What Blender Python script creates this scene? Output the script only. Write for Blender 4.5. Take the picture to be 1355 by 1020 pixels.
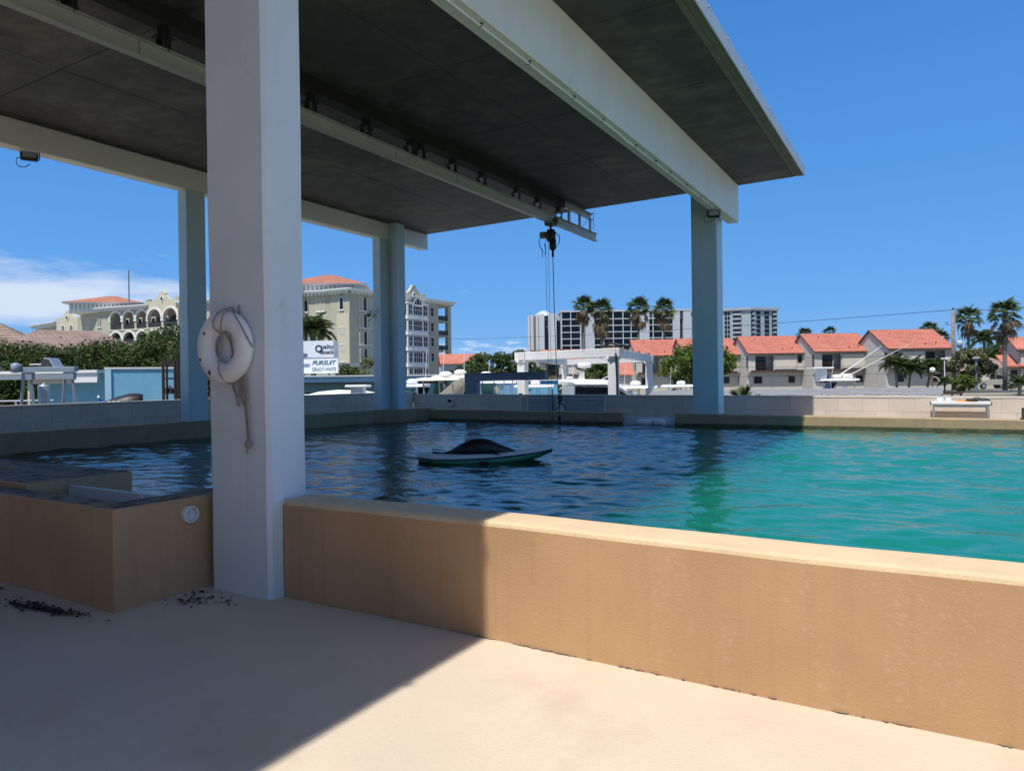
import bpy, bmesh, math, random
import numpy as np
from mathutils import Vector, Matrix, Euler
R = math.radians
PI = math.pi
for o in list(bpy.data.objects):
    bpy.data.objects.remove(o)
scene = bpy.context.scene
COL = scene.collection
rnd = random.Random(7)

# ------------------------------------------------------------------ camera
CAM_H = 1.65
FPX = 931.3                      # focal length in pixels of the 1355 px wide photo
PITCH, ROLL, YAW = -.00606, -.01296, .5352
_s, _c = math.sin(YAW), math.cos(YAW)
FWD = Vector((-_s * math.cos(PITCH), _c * math.cos(PITCH), math.sin(PITCH)))
RT0 = Vector((_c, _s, 0)); UP0 = RT0.cross(FWD)
RT = RT0 * math.cos(ROLL) + UP0 * math.sin(ROLL)
UPV = RT.cross(FWD)
cam = bpy.data.cameras.new('camera')
cam.sensor_fit = 'HORIZONTAL'
cam.angle_x = 2 * math.atan(677.5 / FPX)
cam.clip_start = .05; cam.clip_end = 6000
co = bpy.data.objects.new('camera', cam); COL.objects.link(co)
M3 = Matrix((RT, UPV, -FWD)).transposed()
co.matrix_world = Matrix.Translation((0, 0, CAM_H)) @ M3.to_4x4()
scene.camera = co

# ------------------------------------------------------------------ world and sun
SUN_EL = 66.0
world = bpy.data.worlds.new('World'); scene.world = world
world.use_nodes = True
wn, wl = world.node_tree.nodes, world.node_tree.links
for n in list(wn): wn.remove(n)
sky = wn.new('ShaderNodeTexSky'); sky.sky_type = 'NISHITA'; sky.sun_disc = False
sky.sun_elevation = R(SUN_EL); sky.sun_rotation = PI
sky.altitude = 0; sky.air_density = 1.0; sky.dust_density = .0; sky.ozone_density = 2.0
wtc = wn.new('ShaderNodeTexCoord')
def wmath(op, a, b=None, c=None, clamp=False):
    n = wn.new('ShaderNodeMath'); n.operation = op; n.use_clamp = clamp
    for i, v in enumerate((a, b, c)):
        if v is None: continue
        if isinstance(v, (int, float)): n.inputs[i].default_value = v
        else: wl.new(v, n.inputs[i])
    return n.outputs[0]
wsep = wn.new('ShaderNodeSeparateXYZ'); wl.new(wtc.outputs['Generated'], wsep.inputs[0])
el = wmath('ARCSINE', wsep.outputs[2])
az = wmath('ARCTAN2', wmath('MULTIPLY', wsep.outputs[0], -1), wsep.outputs[1])   # angle left of +Y
comb = wn.new('ShaderNodeCombineXYZ')
wl.new(wmath('MULTIPLY', az, 6.0), comb.inputs[0]); wl.new(wmath('MULTIPLY', el, 26.0), comb.inputs[1])
wno = wn.new('ShaderNodeTexNoise'); wno.inputs['Scale'].default_value = 1.0
wno.inputs['Detail'].default_value = 8; wno.inputs['Roughness'].default_value = .58
wl.new(comb.outputs[0], wno.inputs['Vector'])
wno2 = wn.new('ShaderNodeTexNoise'); wno2.inputs['Scale'].default_value = 5.5
wno2.inputs['Detail'].default_value = 7; wno2.inputs['Roughness'].default_value = .6
wl.new(comb.outputs[0], wno2.inputs['Vector'])
def gauss(v, mu, sg):
    d = wmath('DIVIDE', wmath('SUBTRACT', v, mu), sg)
    return wmath('POWER', 2.718, wmath('MULTIPLY', wmath('MULTIPLY', d, d), -1))
bank = wmath('MULTIPLY', gauss(az, 1.22, .42), gauss(el, .108, .052))
puff = wmath('MULTIPLY', gauss(az, .56, .20), gauss(el, .040, .030))
bank = wmath('MULTIPLY', wmath('SUBTRACT', wmath('ADD', wno.outputs[0], wmath('MULTIPLY', bank, .55)), .70), 3.2, clamp=True)
puff = wmath('MULTIPLY', wmath('SUBTRACT', wmath('ADD', wno2.outputs[0], wmath('MULTIPLY', puff, .30)), .74), 4.5, clamp=True)
cov = wmath('MULTIPLY', wmath('MAXIMUM', bank, puff), .72)
wmix = wn.new('ShaderNodeMix'); wmix.data_type = 'RGBA'
whs = wn.new('ShaderNodeHueSaturation'); whs.inputs['Saturation'].default_value = .75; wl.new(sky.outputs[0], whs.inputs['Color'])
wrp = wn.new('ShaderNodeValToRGB'); wl.new(wmath('DIVIDE', el, PI / 2), wrp.inputs[0])
_e = wrp.color_ramp.elements
for k, (p, c) in enumerate(((0, (2.05, 3.95, 6.5)), (.06, (1.20, 3.15, 6.3)), (.17, (.72, 2.50, 5.8)), (.33, (.42, 1.75, 4.7)), (1, (.24, 1.0, 3.2)))):
    x = _e[k] if k < 1 else (_e[1] if k == 4 else _e.new(p)); 
    if k == 4: x = _e[len(_e) - 1]
    x.position = p; x.color = (*[q * m_ for q, m_ in zip(c, (.66, .76, .83))], 1)
wsk = wn.new('ShaderNodeMix'); wsk.data_type = 'RGBA'; wmr = wn.new('ShaderNodeMapRange'); wmr.inputs[1].default_value = .50; wmr.inputs[2].default_value = .85; wmr.inputs[3].default_value = .95; wmr.inputs[4].default_value = .10; wl.new(el, wmr.inputs[0]); wl.new(wmr.outputs[0], wsk.inputs[0])
wl.new(whs.outputs[0], wsk.inputs[6]); wl.new(wrp.outputs[0], wsk.inputs[7])
wl.new(cov, wmix.inputs[0]); wl.new(wsk.outputs[2], wmix.inputs[6])
wmix.inputs[7].default_value = (5.2, 5.6, 6.0, 1)
bg = wn.new('ShaderNodeBackground'); bg.inputs['Strength'].default_value = .13
wl.new(wmix.outputs[2], bg.inputs['Color'])
wo = wn.new('ShaderNodeOutputWorld'); wl.new(bg.outputs[0], wo.inputs['Surface'])
sun = bpy.data.lights.new('sun', 'SUN'); sun.energy = 4.4; sun.angle = R(.53); sun.color = (1, .955, .88)
so = bpy.data.objects.new('sun', sun); COL.objects.link(so)
so.rotation_euler = (R(90 - SUN_EL), 0, 0); so.location = (0, -20, 40)
scene.view_settings.view_transform = 'Standard'; scene.view_settings.look = 'None'
scene.view_settings.exposure = 0.32; scene.view_settings.gamma = 1.0
scene.view_settings.use_curve_mapping = False
try:
    scene.cycles.max_bounces = 8; scene.cycles.volume_bounces = 1; scene.cycles.transparent_max_bounces = 12; scene.cycles.diffuse_bounces = 4; scene.cycles.glossy_bounces = 4
    scene.cycles.caustics_reflective = False; scene.cycles.caustics_refractive = False
except Exception: pass

# ------------------------------------------------------------------ helpers
def ray(px, py): return FWD + RT * ((px - 677.5) / FPX) - UPV * ((py - 510) / FPX)
def at(px, py, D): return Vector((0, 0, CAM_H)) + ray(px, py) * D
def gp(px, D, z=0.0):
    p = at(px, 505, D); return Vector((p.x, p.y, z))
def zpx(px, py, D): return at(px, py, D).z

def tag(o, label=None, cat=None, group=None, kind=None):
    if label: o['label'] = label
    if cat: o['category'] = cat
    if group: o['group'] = group
    if kind: o['kind'] = kind
    return o
def thing(name, label, cat, loc=(0, 0, 0), rz=0, group=None):
    o = bpy.data.objects.new(name, None); COL.objects.link(o)
    o.location = loc; o.rotation_euler = (0, 0, rz); o.empty_display_size = .2
    return tag(o, label, cat, group)
def put(name, mesh, parent=None, loc=(0, 0, 0), rot=(0, 0, 0), sc=(1, 1, 1)):
    o = bpy.data.objects.new(name, mesh); COL.objects.link(o)
    o.parent = parent; o.location = loc; o.rotation_euler = rot
    o.scale = sc if hasattr(sc, '__len__') else (sc, sc, sc)
    return o
def copy_tree(o, parent=None):
    c = o.copy(); COL.objects.link(c); c.parent = parent
    for ch in list(o.children): copy_tree(ch, c)
    return c

class MB:
    def __init__(s): s.v = []; s.f = []; s.m = []
    def add(s, vs, fs, m=0):
        n = len(s.v); s.v += [tuple(v) for v in vs]; s.f += [tuple(i + n for i in f) for f in fs]; s.m += [m] * len(fs)
        return s
    def box(s, a, b, m=0, M=None):
        x0, y0, z0 = a; x1, y1, z1 = b
        vs = [Vector(p) for p in ((x0,y0,z0),(x1,y0,z0),(x1,y1,z0),(x0,y1,z0),(x0,y0,z1),(x1,y0,z1),(x1,y1,z1),(x0,y1,z1))]
        if M is not None: vs = [M @ v for v in vs]
        return s.add(vs, [(0,3,2,1),(4,5,6,7),(0,1,5,4),(1,2,6,5),(2,3,7,6),(3,0,4,7)], m)
    def prism(s, poly, lo, hi, axis='z', m=0):
        n = len(poly)
        def P(p, h):
            return (p[0], p[1], h) if axis == 'z' else ((p[0], h, p[1]) if axis == 'y' else (h, p[0], p[1]))
        vs = [P(p, lo) for p in poly] + [P(p, hi) for p in poly]
        fs = [tuple(range(n))[::-1], tuple(range(n, 2 * n))] + [(i, (i + 1) % n, n + (i + 1) % n, n + i) for i in range(n)]
        return s.add(vs, fs, m)
    def loft(s, rings, caps=True, m=0, closed=True):
        n = len(rings[0]); vs = [p for r in rings for p in r]; fs = []
        for k in range(len(rings) - 1):
            for i in range(n if closed else n - 1):
                j = (i + 1) % n
                fs.append((k * n + i, k * n + j, (k + 1) * n + j, (k + 1) * n + i))
        if caps: fs += [tuple(range(n))[::-1], tuple((len(rings) - 1) * n + i for i in range(n))]
        return s.add(vs, fs, m)
    def tube(s, pts, r, n=8, m=0):
        pts = [Vector(p) for p in pts]; rings = []
        rs = r if hasattr(r, '__len__') else [r] * len(pts)
        for i, p in enumerate(pts):
            t = (pts[min(i + 1, len(pts) - 1)] - pts[max(i - 1, 0)]).normalized()
            a = t.cross(Vector((0, 0, 1)) if abs(t.z) < .9 else Vector((1, 0, 0))).normalized(); b = t.cross(a)
            rings.append([p + (a * math.cos(k * 2 * PI / n) + b * math.sin(k * 2 * PI / n)) * rs[i] for k in range(n)])
        return s.loft(rings, True, m)
    def cyl(s, p0, p1, r0, r1=None, n=14, m=0): return s.tube([p0, p1], [r0, r0 if r1 is None else r1], n, m)
    def lathe(s, prof, n=20, m=0, c=(0, 0, 0)):
        return s.loft([[(c[0] + r * math.cos(k * 2 * PI / n), c[1] + r * math.sin(k * 2 * PI / n), c[2] + z) for k in range(n)] for r, z in prof], True, m)
    def mesh(s, name, mats, smooth=False, bevel=0, seg=1):
        me = bpy.data.meshes.new(name); me.from_pydata(s.v, [], s.f)
        for mt in (mats if isinstance(mats, (list, tuple)) else [mats]): me.materials.append(mt)
        if len(me.materials) > 1: me.polygons.foreach_set('material_index', s.m)
        bm = bmesh.new(); bm.from_mesh(me)
        bmesh.ops.recalc_face_normals(bm, faces=bm.faces)
        if bevel:
            ed = [e for e in bm.edges if len(e.link_faces) == 2 and e.calc_face_angle(0) > R(35)]
            bmesh.ops.bevel(bm, geom=ed, offset=bevel, segments=seg, affect='EDGES', profile=.5, clamp_overlap=True)
        bm.to_mesh(me); bm.free()
        if smooth: me.polygons.foreach_set('use_smooth', [True] * len(me.polygons))
        me.update(); return me
    def build(s, name, mats, parent=None, smooth=False, bevel=0, loc=(0, 0, 0), rot=(0, 0, 0), seg=1):
        return put(name, s.mesh(name, mats, smooth, bevel, seg), parent, loc, rot)

# ------------------------------------------------------------------ materials
MATS = {}
def mat(name, col, rough=.6, var=.12, vscale=3.0, bump=.0, bscale=40, metal=0, spec=.5, streak=0, coords='pos', rand=0, col2=None, c2scale=2.0, c2lo=.5, c2hi=.7, dirt=0, chalk=0, rust=0, scuff=None):
    """Painted / plastered / metal surface: base colour with soft mottling, optional second colour in patches, fine relief."""
    m = bpy.data.materials.new(name); m.use_nodes = True; MATS[name] = m
    N, L = m.node_tree.nodes, m.node_tree.links
    b = N['Principled BSDF']; b.inputs['Roughness'].default_value = rough; b.inputs['Metallic'].default_value = metal
    b.inputs['Specular IOR Level'].default_value = spec
    if coords == 'pos': src = N.new('ShaderNodeNewGeometry').outputs['Position']
    else: src = N.new('ShaderNodeTexCoord').outputs['Object']
    def noise(scale, detail=5, rough_=.55, stretch=None):
        n = N.new('ShaderNodeTexNoise'); n.inputs['Scale'].default_value = scale; n.inputs['Detail'].default_value = detail; n.inputs['Roughness'].default_value = rough_
        if stretch:
            mp = N.new('ShaderNodeMapping'); mp.inputs['Scale'].default_value = stretch; L.new(src, mp.inputs[0]); L.new(mp.outputs[0], n.inputs['Vector'])
        else: L.new(src, n.inputs['Vector'])
        return n.outputs[0]
    def mul(a, b_):
        n = N.new('ShaderNodeMath'); n.operation = 'MULTIPLY'; L.new(a, n.inputs[0]); L.new(b_, n.inputs[1]); return n.outputs[0]
    def mixc(fac, a, bcol, mode='MIX'):
        x = N.new('ShaderNodeMix'); x.data_type = 'RGBA'; x.blend_type = mode
        if isinstance(fac, (int, float)): x.inputs[0].default_value = fac
        else: L.new(fac, x.inputs[0])
        for k, v in ((6, a), (7, bcol)):
            if isinstance(v, tuple): x.inputs[k].default_value = (*v[:3], 1)
            else: L.new(v, x.inputs[k])
        return x.outputs[2]
    def rng(v, lo, hi, a=0., c=1.):
        n = N.new('ShaderNodeMapRange'); n.inputs[1].default_value = lo; n.inputs[2].default_value = hi; n.inputs[3].default_value = a; n.inputs[4].default_value = c
        L.new(v, n.inputs[0]); return n.outputs[0]
    c = tuple(col)
    out = mixc(rng(noise(vscale), .3, .7), tuple(x * (1 - var) for x in c), tuple(min(1, x * (1 + var)) for x in c))
    if col2 is not None:
        out = mixc(rng(noise(c2scale, 9, .65), c2lo, c2hi), out, tuple(col2))
    if streak:
        out = mixc(rng(noise(1.0, 6, .6, (9, 9, .45)), .52, .75, 0, streak), out, tuple(x * .45 for x in c))
    if scuff:          # pale board-marked smears that run across the forms, gathered in patches
        out = mixc(rng(mul(noise(1.0, 10, .70, (1.8, 2.7, 3)), noise(.55, 3, .5)), .235, .42, 0, .55), out, scuff)
    if chalk:          # chalky scuffs and pale mineral runs, mostly vertical
        out = mixc(rng(mul(noise(1.0, 9, .7, (3.2, 3.2, 1.1)), noise(34, 4, .6)), .30, .40, 0, chalk), out, (.60, .49, .37))
    if rust:
        out = mixc(rng(mul(noise(1.0, 8, .65, (5, 5, .5)), noise(3, 4, .6)), .36, .46, 0, rust), out, (.36, .24, .13))
    if dirt:
        out = mixc(rng(noise(14, 8, .7), .60, .78, 0, dirt), out, tuple(x * .3 for x in c))
    if rand:
        oi = N.new('ShaderNodeObjectInfo')
        hv = N.new('ShaderNodeHueSaturation'); L.new(rng(oi.outputs['Random'], 0, 1, 1 - rand, 1 + rand), hv.inputs['Value']); L.new(out, hv.inputs['Color']); out = hv.outputs[0]
    L.new(out, b.inputs['Base Color'])
    if bump:
        bp = N.new('ShaderNodeBump'); bp.inputs['Strength'].default_value = bump; bp.inputs['Distance'].default_value = .02
        L.new(noise(bscale, 6, .6), bp.inputs['Height']); L.new(bp.outputs[0], b.inputs['Normal'])
    return m
def leafmat(name, c1, c2, c3=None):
    m = bpy.data.materials.new(name); m.use_nodes = True; MATS[name] = m
    N, L = m.node_tree.nodes, m.node_tree.links; b = N['Principled BSDF']
    b.inputs['Roughness'].default_value = .65; b.inputs['Specular IOR Level'].default_value = .2
    g = N.new('ShaderNodeNewGeometry'); rp = N.new('ShaderNodeValToRGB')
    e = rp.color_ramp.elements; e[0].color = (*c1, 1); e[1].color = (*c2, 1)
    if c3: x = e.new(.93); x.color = (*c2, 1); e[-1].color = (*c3, 1)
    L.new(g.outputs['Random Per Island'], rp.inputs[0]); L.new(rp.outputs[0], b.inputs['Base Color'])
    tr = N.new('ShaderNodeBsdfTranslucent'); L.new(rp.outputs[0], tr.inputs['Color'])
    mx = N.new('ShaderNodeMixShader'); mx.inputs[0].default_value = .25
    L.new(b.outputs[0], mx.inputs[1]); L.new(tr.outputs[0], mx.inputs[2]); L.new(mx.outputs[0], N['Material Output'].inputs[0])
    return m

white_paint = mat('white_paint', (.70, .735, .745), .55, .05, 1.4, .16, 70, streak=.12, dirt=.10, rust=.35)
far_col_tone = mat('far_column_tone', (.50, .66, .72), .55, .05, 1.4, .16, 70, streak=.12, dirt=.10)  # bluer base tone for the far columns than for the near one
beam_paint = mat('beam_paint', (.80, .80, .75), .55, .05, 1.0, .12, 50, streak=.08, dirt=.12, rust=.25)
tan_wall = mat('tan_wall_paint', (.478, .293, .152), .6, .12, 1.1, .17, 80, streak=.22, dirt=.12, chalk=.24)
tan_cap = mat('tan_cap_paint', (.60, .45, .28), .75, .08, 3, .35, 60, dirt=.25)
floor_m = mat('floor_concrete', (.545, .452, .350), .8, .06, .9, .22, 45, col2=(.49, .39, .285), c2scale=.8, c2lo=.54, c2hi=.68, dirt=.22)
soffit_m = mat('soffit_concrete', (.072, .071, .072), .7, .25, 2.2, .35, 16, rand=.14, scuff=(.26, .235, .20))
slab_m = mat('slab_concrete', (.42, .40, .36), .85, .12, 2, .25, 30, dirt=.3)
edge_conc = mat('edge_concrete', (.20, .19, .16), .85, .15, 3, .3, 30)
flash_m = mat('edge_flashing', (.70, .71, .70), .45, .05, 2, .03, 30)
crane_paint = mat('crane_paint', (.42, .44, .41), .45, .07, 3, .04, 40, dirt=.12)
black_metal = mat('black_metal', (.012, .012, .013), .5, .2, 5, coords='obj')
dark_metal = mat('dark_metal', (.03, .03, .033), .5, .2, 5, .05, 60, coords='obj')
rust_m = mat('rusty_metal', (.17, .06, .025), .8, .35, 20, .2, 60, coords='obj')
steel = mat('galvanised_steel', (.42, .43, .44), .42, .1, 8, .03, 60, metal=.6, coords='obj')
lens_m = mat('lamp_lens', (.35, .36, .36), .15, .05, 8, coords='obj')
ring_m = mat('life_ring_vinyl', (.82, .81, .785), .5, .05, 6, .10, 50, coords='obj', dirt=.2)
rope_m = mat('rope_fibre', (.30, .26, .21), .9, .2, 60, .4, 160, coords='obj')
curb_m = mat('curb_paint', (.37, .27, .155), .75, .12, 1.4, .35, 40, streak=.3, dirt=.2)
block_m = mat('block_paint', (.62, .54, .46), .8, .05, 2, .35, 50, rand=.05, streak=.05)
mortar_m = mat('mortar', (.55, .48, .41), .9, .1, 6, .3, 60)
pipe_pvc = mat('pvc_pipe', (.75, .75, .70), .4, .04, 6, coords='obj')
gate_m = mat('gate_board', (.62, .64, .66), .5, .06, 4, .03, 30)
moss_m = mat('tank_top_dirty', (.30, .22, .15), .8, .15, 3, .3, 50, col2=(.06, .05, .042), c2scale=6, c2lo=.46, c2hi=.6)
dead_scum = mat('black_algae', (.010, .010, .010), .8, .3, 30, .3, 90)
foam_white = mat('foam_white', (.75, .77, .77), .5, .05, 5, .05, 50, coords='obj')
seal_m = mat('seal_skin', (.009, .0068, .0055), .45, .35, 7, .25, 60, coords='obj')
hull_green = mat('board_hull_green', (.04, .27, .14), .4, .1, 6, coords='obj')
deck_grey = mat('board_deck', (.60, .63, .62), .6, .08, 6, .05, 60, coords='obj')
trim_navy = mat('board_trim', (.02, .03, .07), .5, .1, 6, coords='obj')
gel = mat('white_gelcoat', (.80, .80, .78), .25, .03, 4, coords='obj')
cream = mat('cream_cover', (.72, .66, .55), .8, .08, 4, .1, 20, coords='obj')
glass_dark = mat('dark_glass', (.010, .011, .014), .10, .3, 1.2, coords='pos', spec=.35)
glass_teal = mat('tinted_windshield', (.07, .20, .20), .08, .15, 2, coords='obj', spec=.7)
alu = mat('aluminium_tube', (.62, .63, .64), .3, .04, 8, metal=.7, coords='obj')
engine_m = mat('engine_cowling', (.02, .02, .025), .3, .1, 6, coords='obj')
lift_paint = mat('lift_paint', (.20, .255, .32), .5, .08, 4, .03, 30, coords='obj', dirt=.15)
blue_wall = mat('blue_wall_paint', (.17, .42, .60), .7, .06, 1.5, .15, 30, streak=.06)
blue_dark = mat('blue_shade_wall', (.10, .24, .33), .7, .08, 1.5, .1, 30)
white_fascia = mat('white_fascia', (.72, .72, .70), .6, .05, 2, .05, 30, streak=.12)
beige_fascia = mat('beige_fascia', (.52, .46, .36), .7, .08, 2, .05, 30)
roof_grey = mat('grey_shingle', (.235, .235, .24), .95, .15, 3, .3, 30, rand=.22)
rack_m = mat('rack_brown', (.022, .015, .012), .6, .2, 5, .05, 40, coords='obj')
stucco = mat('stucco_grey', (.52, .49, .44), .9, .06, 1.2, .3, 12, coords='pos', streak=.08)
stucco_b = mat('stucco_panel', (.60, .55, .46), .9, .05, 1.2, .3, 12)
brown_trim = mat('brown_trim', (.075, .040, .030), .7, .15, 3)
hotel_wall = mat('hotel_stucco', (.42, .405, .305), .85, .05, .5, .1, 8)
hotel_cream = mat('hotel_cream_stucco', (.54, .50, .37), .85, .04, .5, .1, 8)
trim_white = mat('trim_white', (.74, .74, .70), .6, .03, 1)
shade_in = mat('room_interior', (.05, .045, .04), .8, .3, 1.5)
condo_white = mat('condo_white', (.45, .48, .51), .8, .04, .2, .05, 4)
condo_brown = mat('condo_brown', (.30, .23, .18), .8, .06, .2)
tower_wall = mat('tower_wall', (.33, .37, .41), .8, .04, .1)
asphalt = mat('asphalt', (.06, .06, .06), .9, .15, 1.0, .1, 20)
land_m = mat('land_ground', (.26, .25, .19), .95, .2, .12, .1, 3, col2=(.25, .23, .20), c2scale=.05)
canal_m = mat('canal_water', (.012, .035, .04), .08, .1, .3, .15, 1.2)
bark = mat('bark', (.13, .105, .08), .95, .25, 6, .5, 20, coords='obj')
palm_bark = mat('palm_bark', (.19, .165, .135), .95, .2, 3, .5, 12, coords='obj')
pole_wood = mat('pole_wood', (.22, .19, .17), .9, .2, 2, .3, 18, coords='obj')
cloth_orange = mat('orange_cloth', (.62, .24, .05), .8, .1, 10, coords='obj')
clear_jug = mat('clear_plastic', (.66, .70, .72), .15, .03, 4, coords='obj')
pergola_m = mat('pergola_paint', (.68, .66, .62), .7, .06, 2, .1, 20, col2=(.34, .17, .09), c2scale=2.4, c2lo=.60, c2hi=.72)
frame_grey = mat('frame_grey_steel', (.16, .20, .24), .5, .1, 2, .05, 30)
sign_white = mat('sign_white', (.74, .75, .77), .5, .03, 3)
ink_navy = mat('ink_navy', (.015, .03, .06), .5, 0)
ink_teal = mat('ink_teal', (.02, .10, .13), .5, 0)
ink_slate = mat('ink_slate', (.10, .17, .25), .5, 0)
truck_paint = mat('truck_beige_paint', (.40, .37, .31), .3, .04, 2, coords='obj')
tyre_m = mat('tyre_rubber', (.02, .02, .02), .8, .1, 6, coords='obj')

def roofmat(name, c1, c2, sx, sy):
    """Barrel-tile roof: courses and pans as relief in object space, tile-to-tile colour variation."""
    m = bpy.data.materials.new(name); m.use_nodes = True; N, L = m.node_tree.nodes, m.node_tree.links
    b = N['Principled BSDF']; b.inputs['Roughness'].default_value = .85
    tc = N.new('ShaderNodeTexCoord')
    br = N.new('ShaderNodeTexBrick'); br.inputs['Scale'].default_value = 1; br.inputs['Brick Width'].default_value = sx; br.inputs['Row Height'].default_value = sy
    br.inputs['Mortar Size'].default_value = .03; br.inputs['Color1'].default_value = (*c1, 1); br.inputs['Color2'].default_value = (*c2, 1)
    br.inputs['Mortar'].default_value = (*[x * .55 for x in c1], 1)
    L.new(tc.outputs['Object'], br.inputs['Vector'])
    nz = N.new('ShaderNodeTexNoise'); nz.inputs['Scale'].default_value = .5; nz.inputs['Detail'].default_value = 6; L.new(tc.outputs['Object'], nz.inputs['Vector'])
    mx = N.new('ShaderNodeMix'); mx.data_type = 'RGBA'; mx.blend_type = 'MULTIPLY'; mx.inputs[0].default_value = .5
    cr = N.new('ShaderNodeValToRGB'); cr.color_ramp.elements[0].position = .3; cr.color_ramp.elements[0].color = (.62, .6, .58, 1); cr.color_ramp.elements[1].position = .65
    L.new(nz.outputs[0], cr.inputs[0]); L.new(br.outputs[0], mx.inputs[6]); L.new(cr.outputs[0], mx.inputs[7])
    L.new(mx.outputs[2], b.inputs['Base Color'])
    bp = N.new('ShaderNodeBump'); bp.inputs['Strength'].default_value = .6; bp.inputs['Distance'].default_value = .05
    L.new(br.outputs['Fac'], bp.inputs['Height']); bp.invert = True; L.new(bp.outputs[0], b.inputs['Normal'])
    return m
red_tile = roofmat('red_roof_tile', (.60, .215, .15), (.50, .165, .115), .45, .34)
pink_tile = roofmat('brown_roof_tile', (.33, .235, .19), (.25, .175, .145), .5, .42)
hotel_tile = roofmat('hotel_roof_tile', (.46, .185, .115), (.38, .14, .09), .5, .4)

def water_mat():
    """Clear rippled surface (Fresnel reflection over straight transmission) on a murky blue-green body of water."""
    m = bpy.data.materials.new('pool_water'); m.use_nodes = True; N, L = m.node_tree.nodes, m.node_tree.links
    N.remove(N['Principled BSDF']); out = N['Material Output']
    g = N.new('ShaderNodeNewGeometry')
    mp = N.new('ShaderNodeMapping'); mp.inputs['Scale'].default_value = (.8, 1.3, 1); L.new(g.outputs['Position'], mp.inputs[0])
    nz = N.new('ShaderNodeTexNoise'); nz.inputs['Scale'].default_value = 7.0; nz.inputs['Detail'].default_value = 3; nz.inputs['Roughness'].default_value = .5
    L.new(mp.outputs[0], nz.inputs['Vector'])
    bp = N.new('ShaderNodeBump'); bp.inputs['Strength'].default_value = .5; bp.inputs['Distance'].default_value = .02
    L.new(nz.outputs[0], bp.inputs['Height'])
    fr = N.new('ShaderNodeFresnel'); fr.inputs['IOR'].default_value = 1.68; L.new(bp.outputs[0], fr.inputs['Normal'])
    gl = N.new('ShaderNodeBsdfGlossy'); gl.inputs['Roughness'].default_value = .03; L.new(bp.outputs[0], gl.inputs['Normal'])
    tr = N.new('ShaderNodeBsdfTransparent')
    mx = N.new('ShaderNodeMixShader'); L.new(fr.outputs[0], mx.inputs[0]); L.new(tr.outputs[0], mx.inputs[1]); L.new(gl.outputs[0], mx.inputs[2])
    L.new(mx.outputs[0], out.inputs['Surface'])
    v = N.new('ShaderNodeVolumePrincipled'); v.inputs['Color'].default_value = (.006, .66, .48, 1); v.inputs['Density'].default_value = .52
    v.inputs['Anisotropy'].default_value = 0; L.new(v.outputs[0], out.inputs['Volume'])
    return m
pool_water_m = water_mat()

# ------------------------------------------------------------------ setting: ground, deck, water
MB().box((-1800, -1500, -2.2), (1800, 3500, -1.6)).build('ground', land_m)['kind'] = 'structure'
MB().box((-60, 18.95, -1.58), (60, 46, -1.1)).build('canal_water', canal_m)['kind'] = 'structure'
def land_pt(lat, D):
    p = FWD * D + RT0 * lat; return (p.x, p.y)
MB().prism([land_pt(-900, 60), land_pt(900, 60), land_pt(1200, 1500), land_pt(-1200, 1500)], -1.59, -.02).build('land', land_m)['kind'] = 'structure'
MB().prism([land_pt(20, 66), land_pt(200, 66), land_pt(200, 76), land_pt(20, 76)], -.02, .02).build('street', asphalt)['kind'] = 'structure'
MB().box((7.5, 3.93, -1.5), (40, 18.7, .72)).build('bounce_deck', floor_m)['kind'] = 'structure'  # unseen sunlit deck, added to bounce light up onto the pavilion
MB().box((18.01, -30, -1.5), (60, 3.9, -.004)).box((-18, -30, -1.5), (18, -14.01, -.004)).build('side_pavement', floor_m)['kind'] = 'structure'
# near deck floor with a very slight unevenness, so that light does not fall dead flat
fl = MB(); NX, NY = 60, 40
for j in range(NY + 1):
    for i in range(NX + 1):
        x = -18 + 36 * i / NX; y = -14 + 17.92 * j / NY
        fl.v.append((x, y, .004 * math.sin(x * 1.3 + y * .7) * math.sin(y * 1.1 - x * .4) - .002))
for j in range(NY):
    for i in range(NX):
        a = j * (NX + 1) + i; fl.f.append((a, a + 1, a + NX + 2, a + NX + 1)); fl.m.append(0)
fl.build('floor', floor_m, smooth=True)['kind'] = 'structure'
MB().box((-15.2, 3.9, -1.5), (-14.2, 18.9, .30)).box((-14.2, 17.5, -1.5), (7.5, 18.9, .30)).build('far_deck', floor_m)['kind'] = 'structure'

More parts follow.
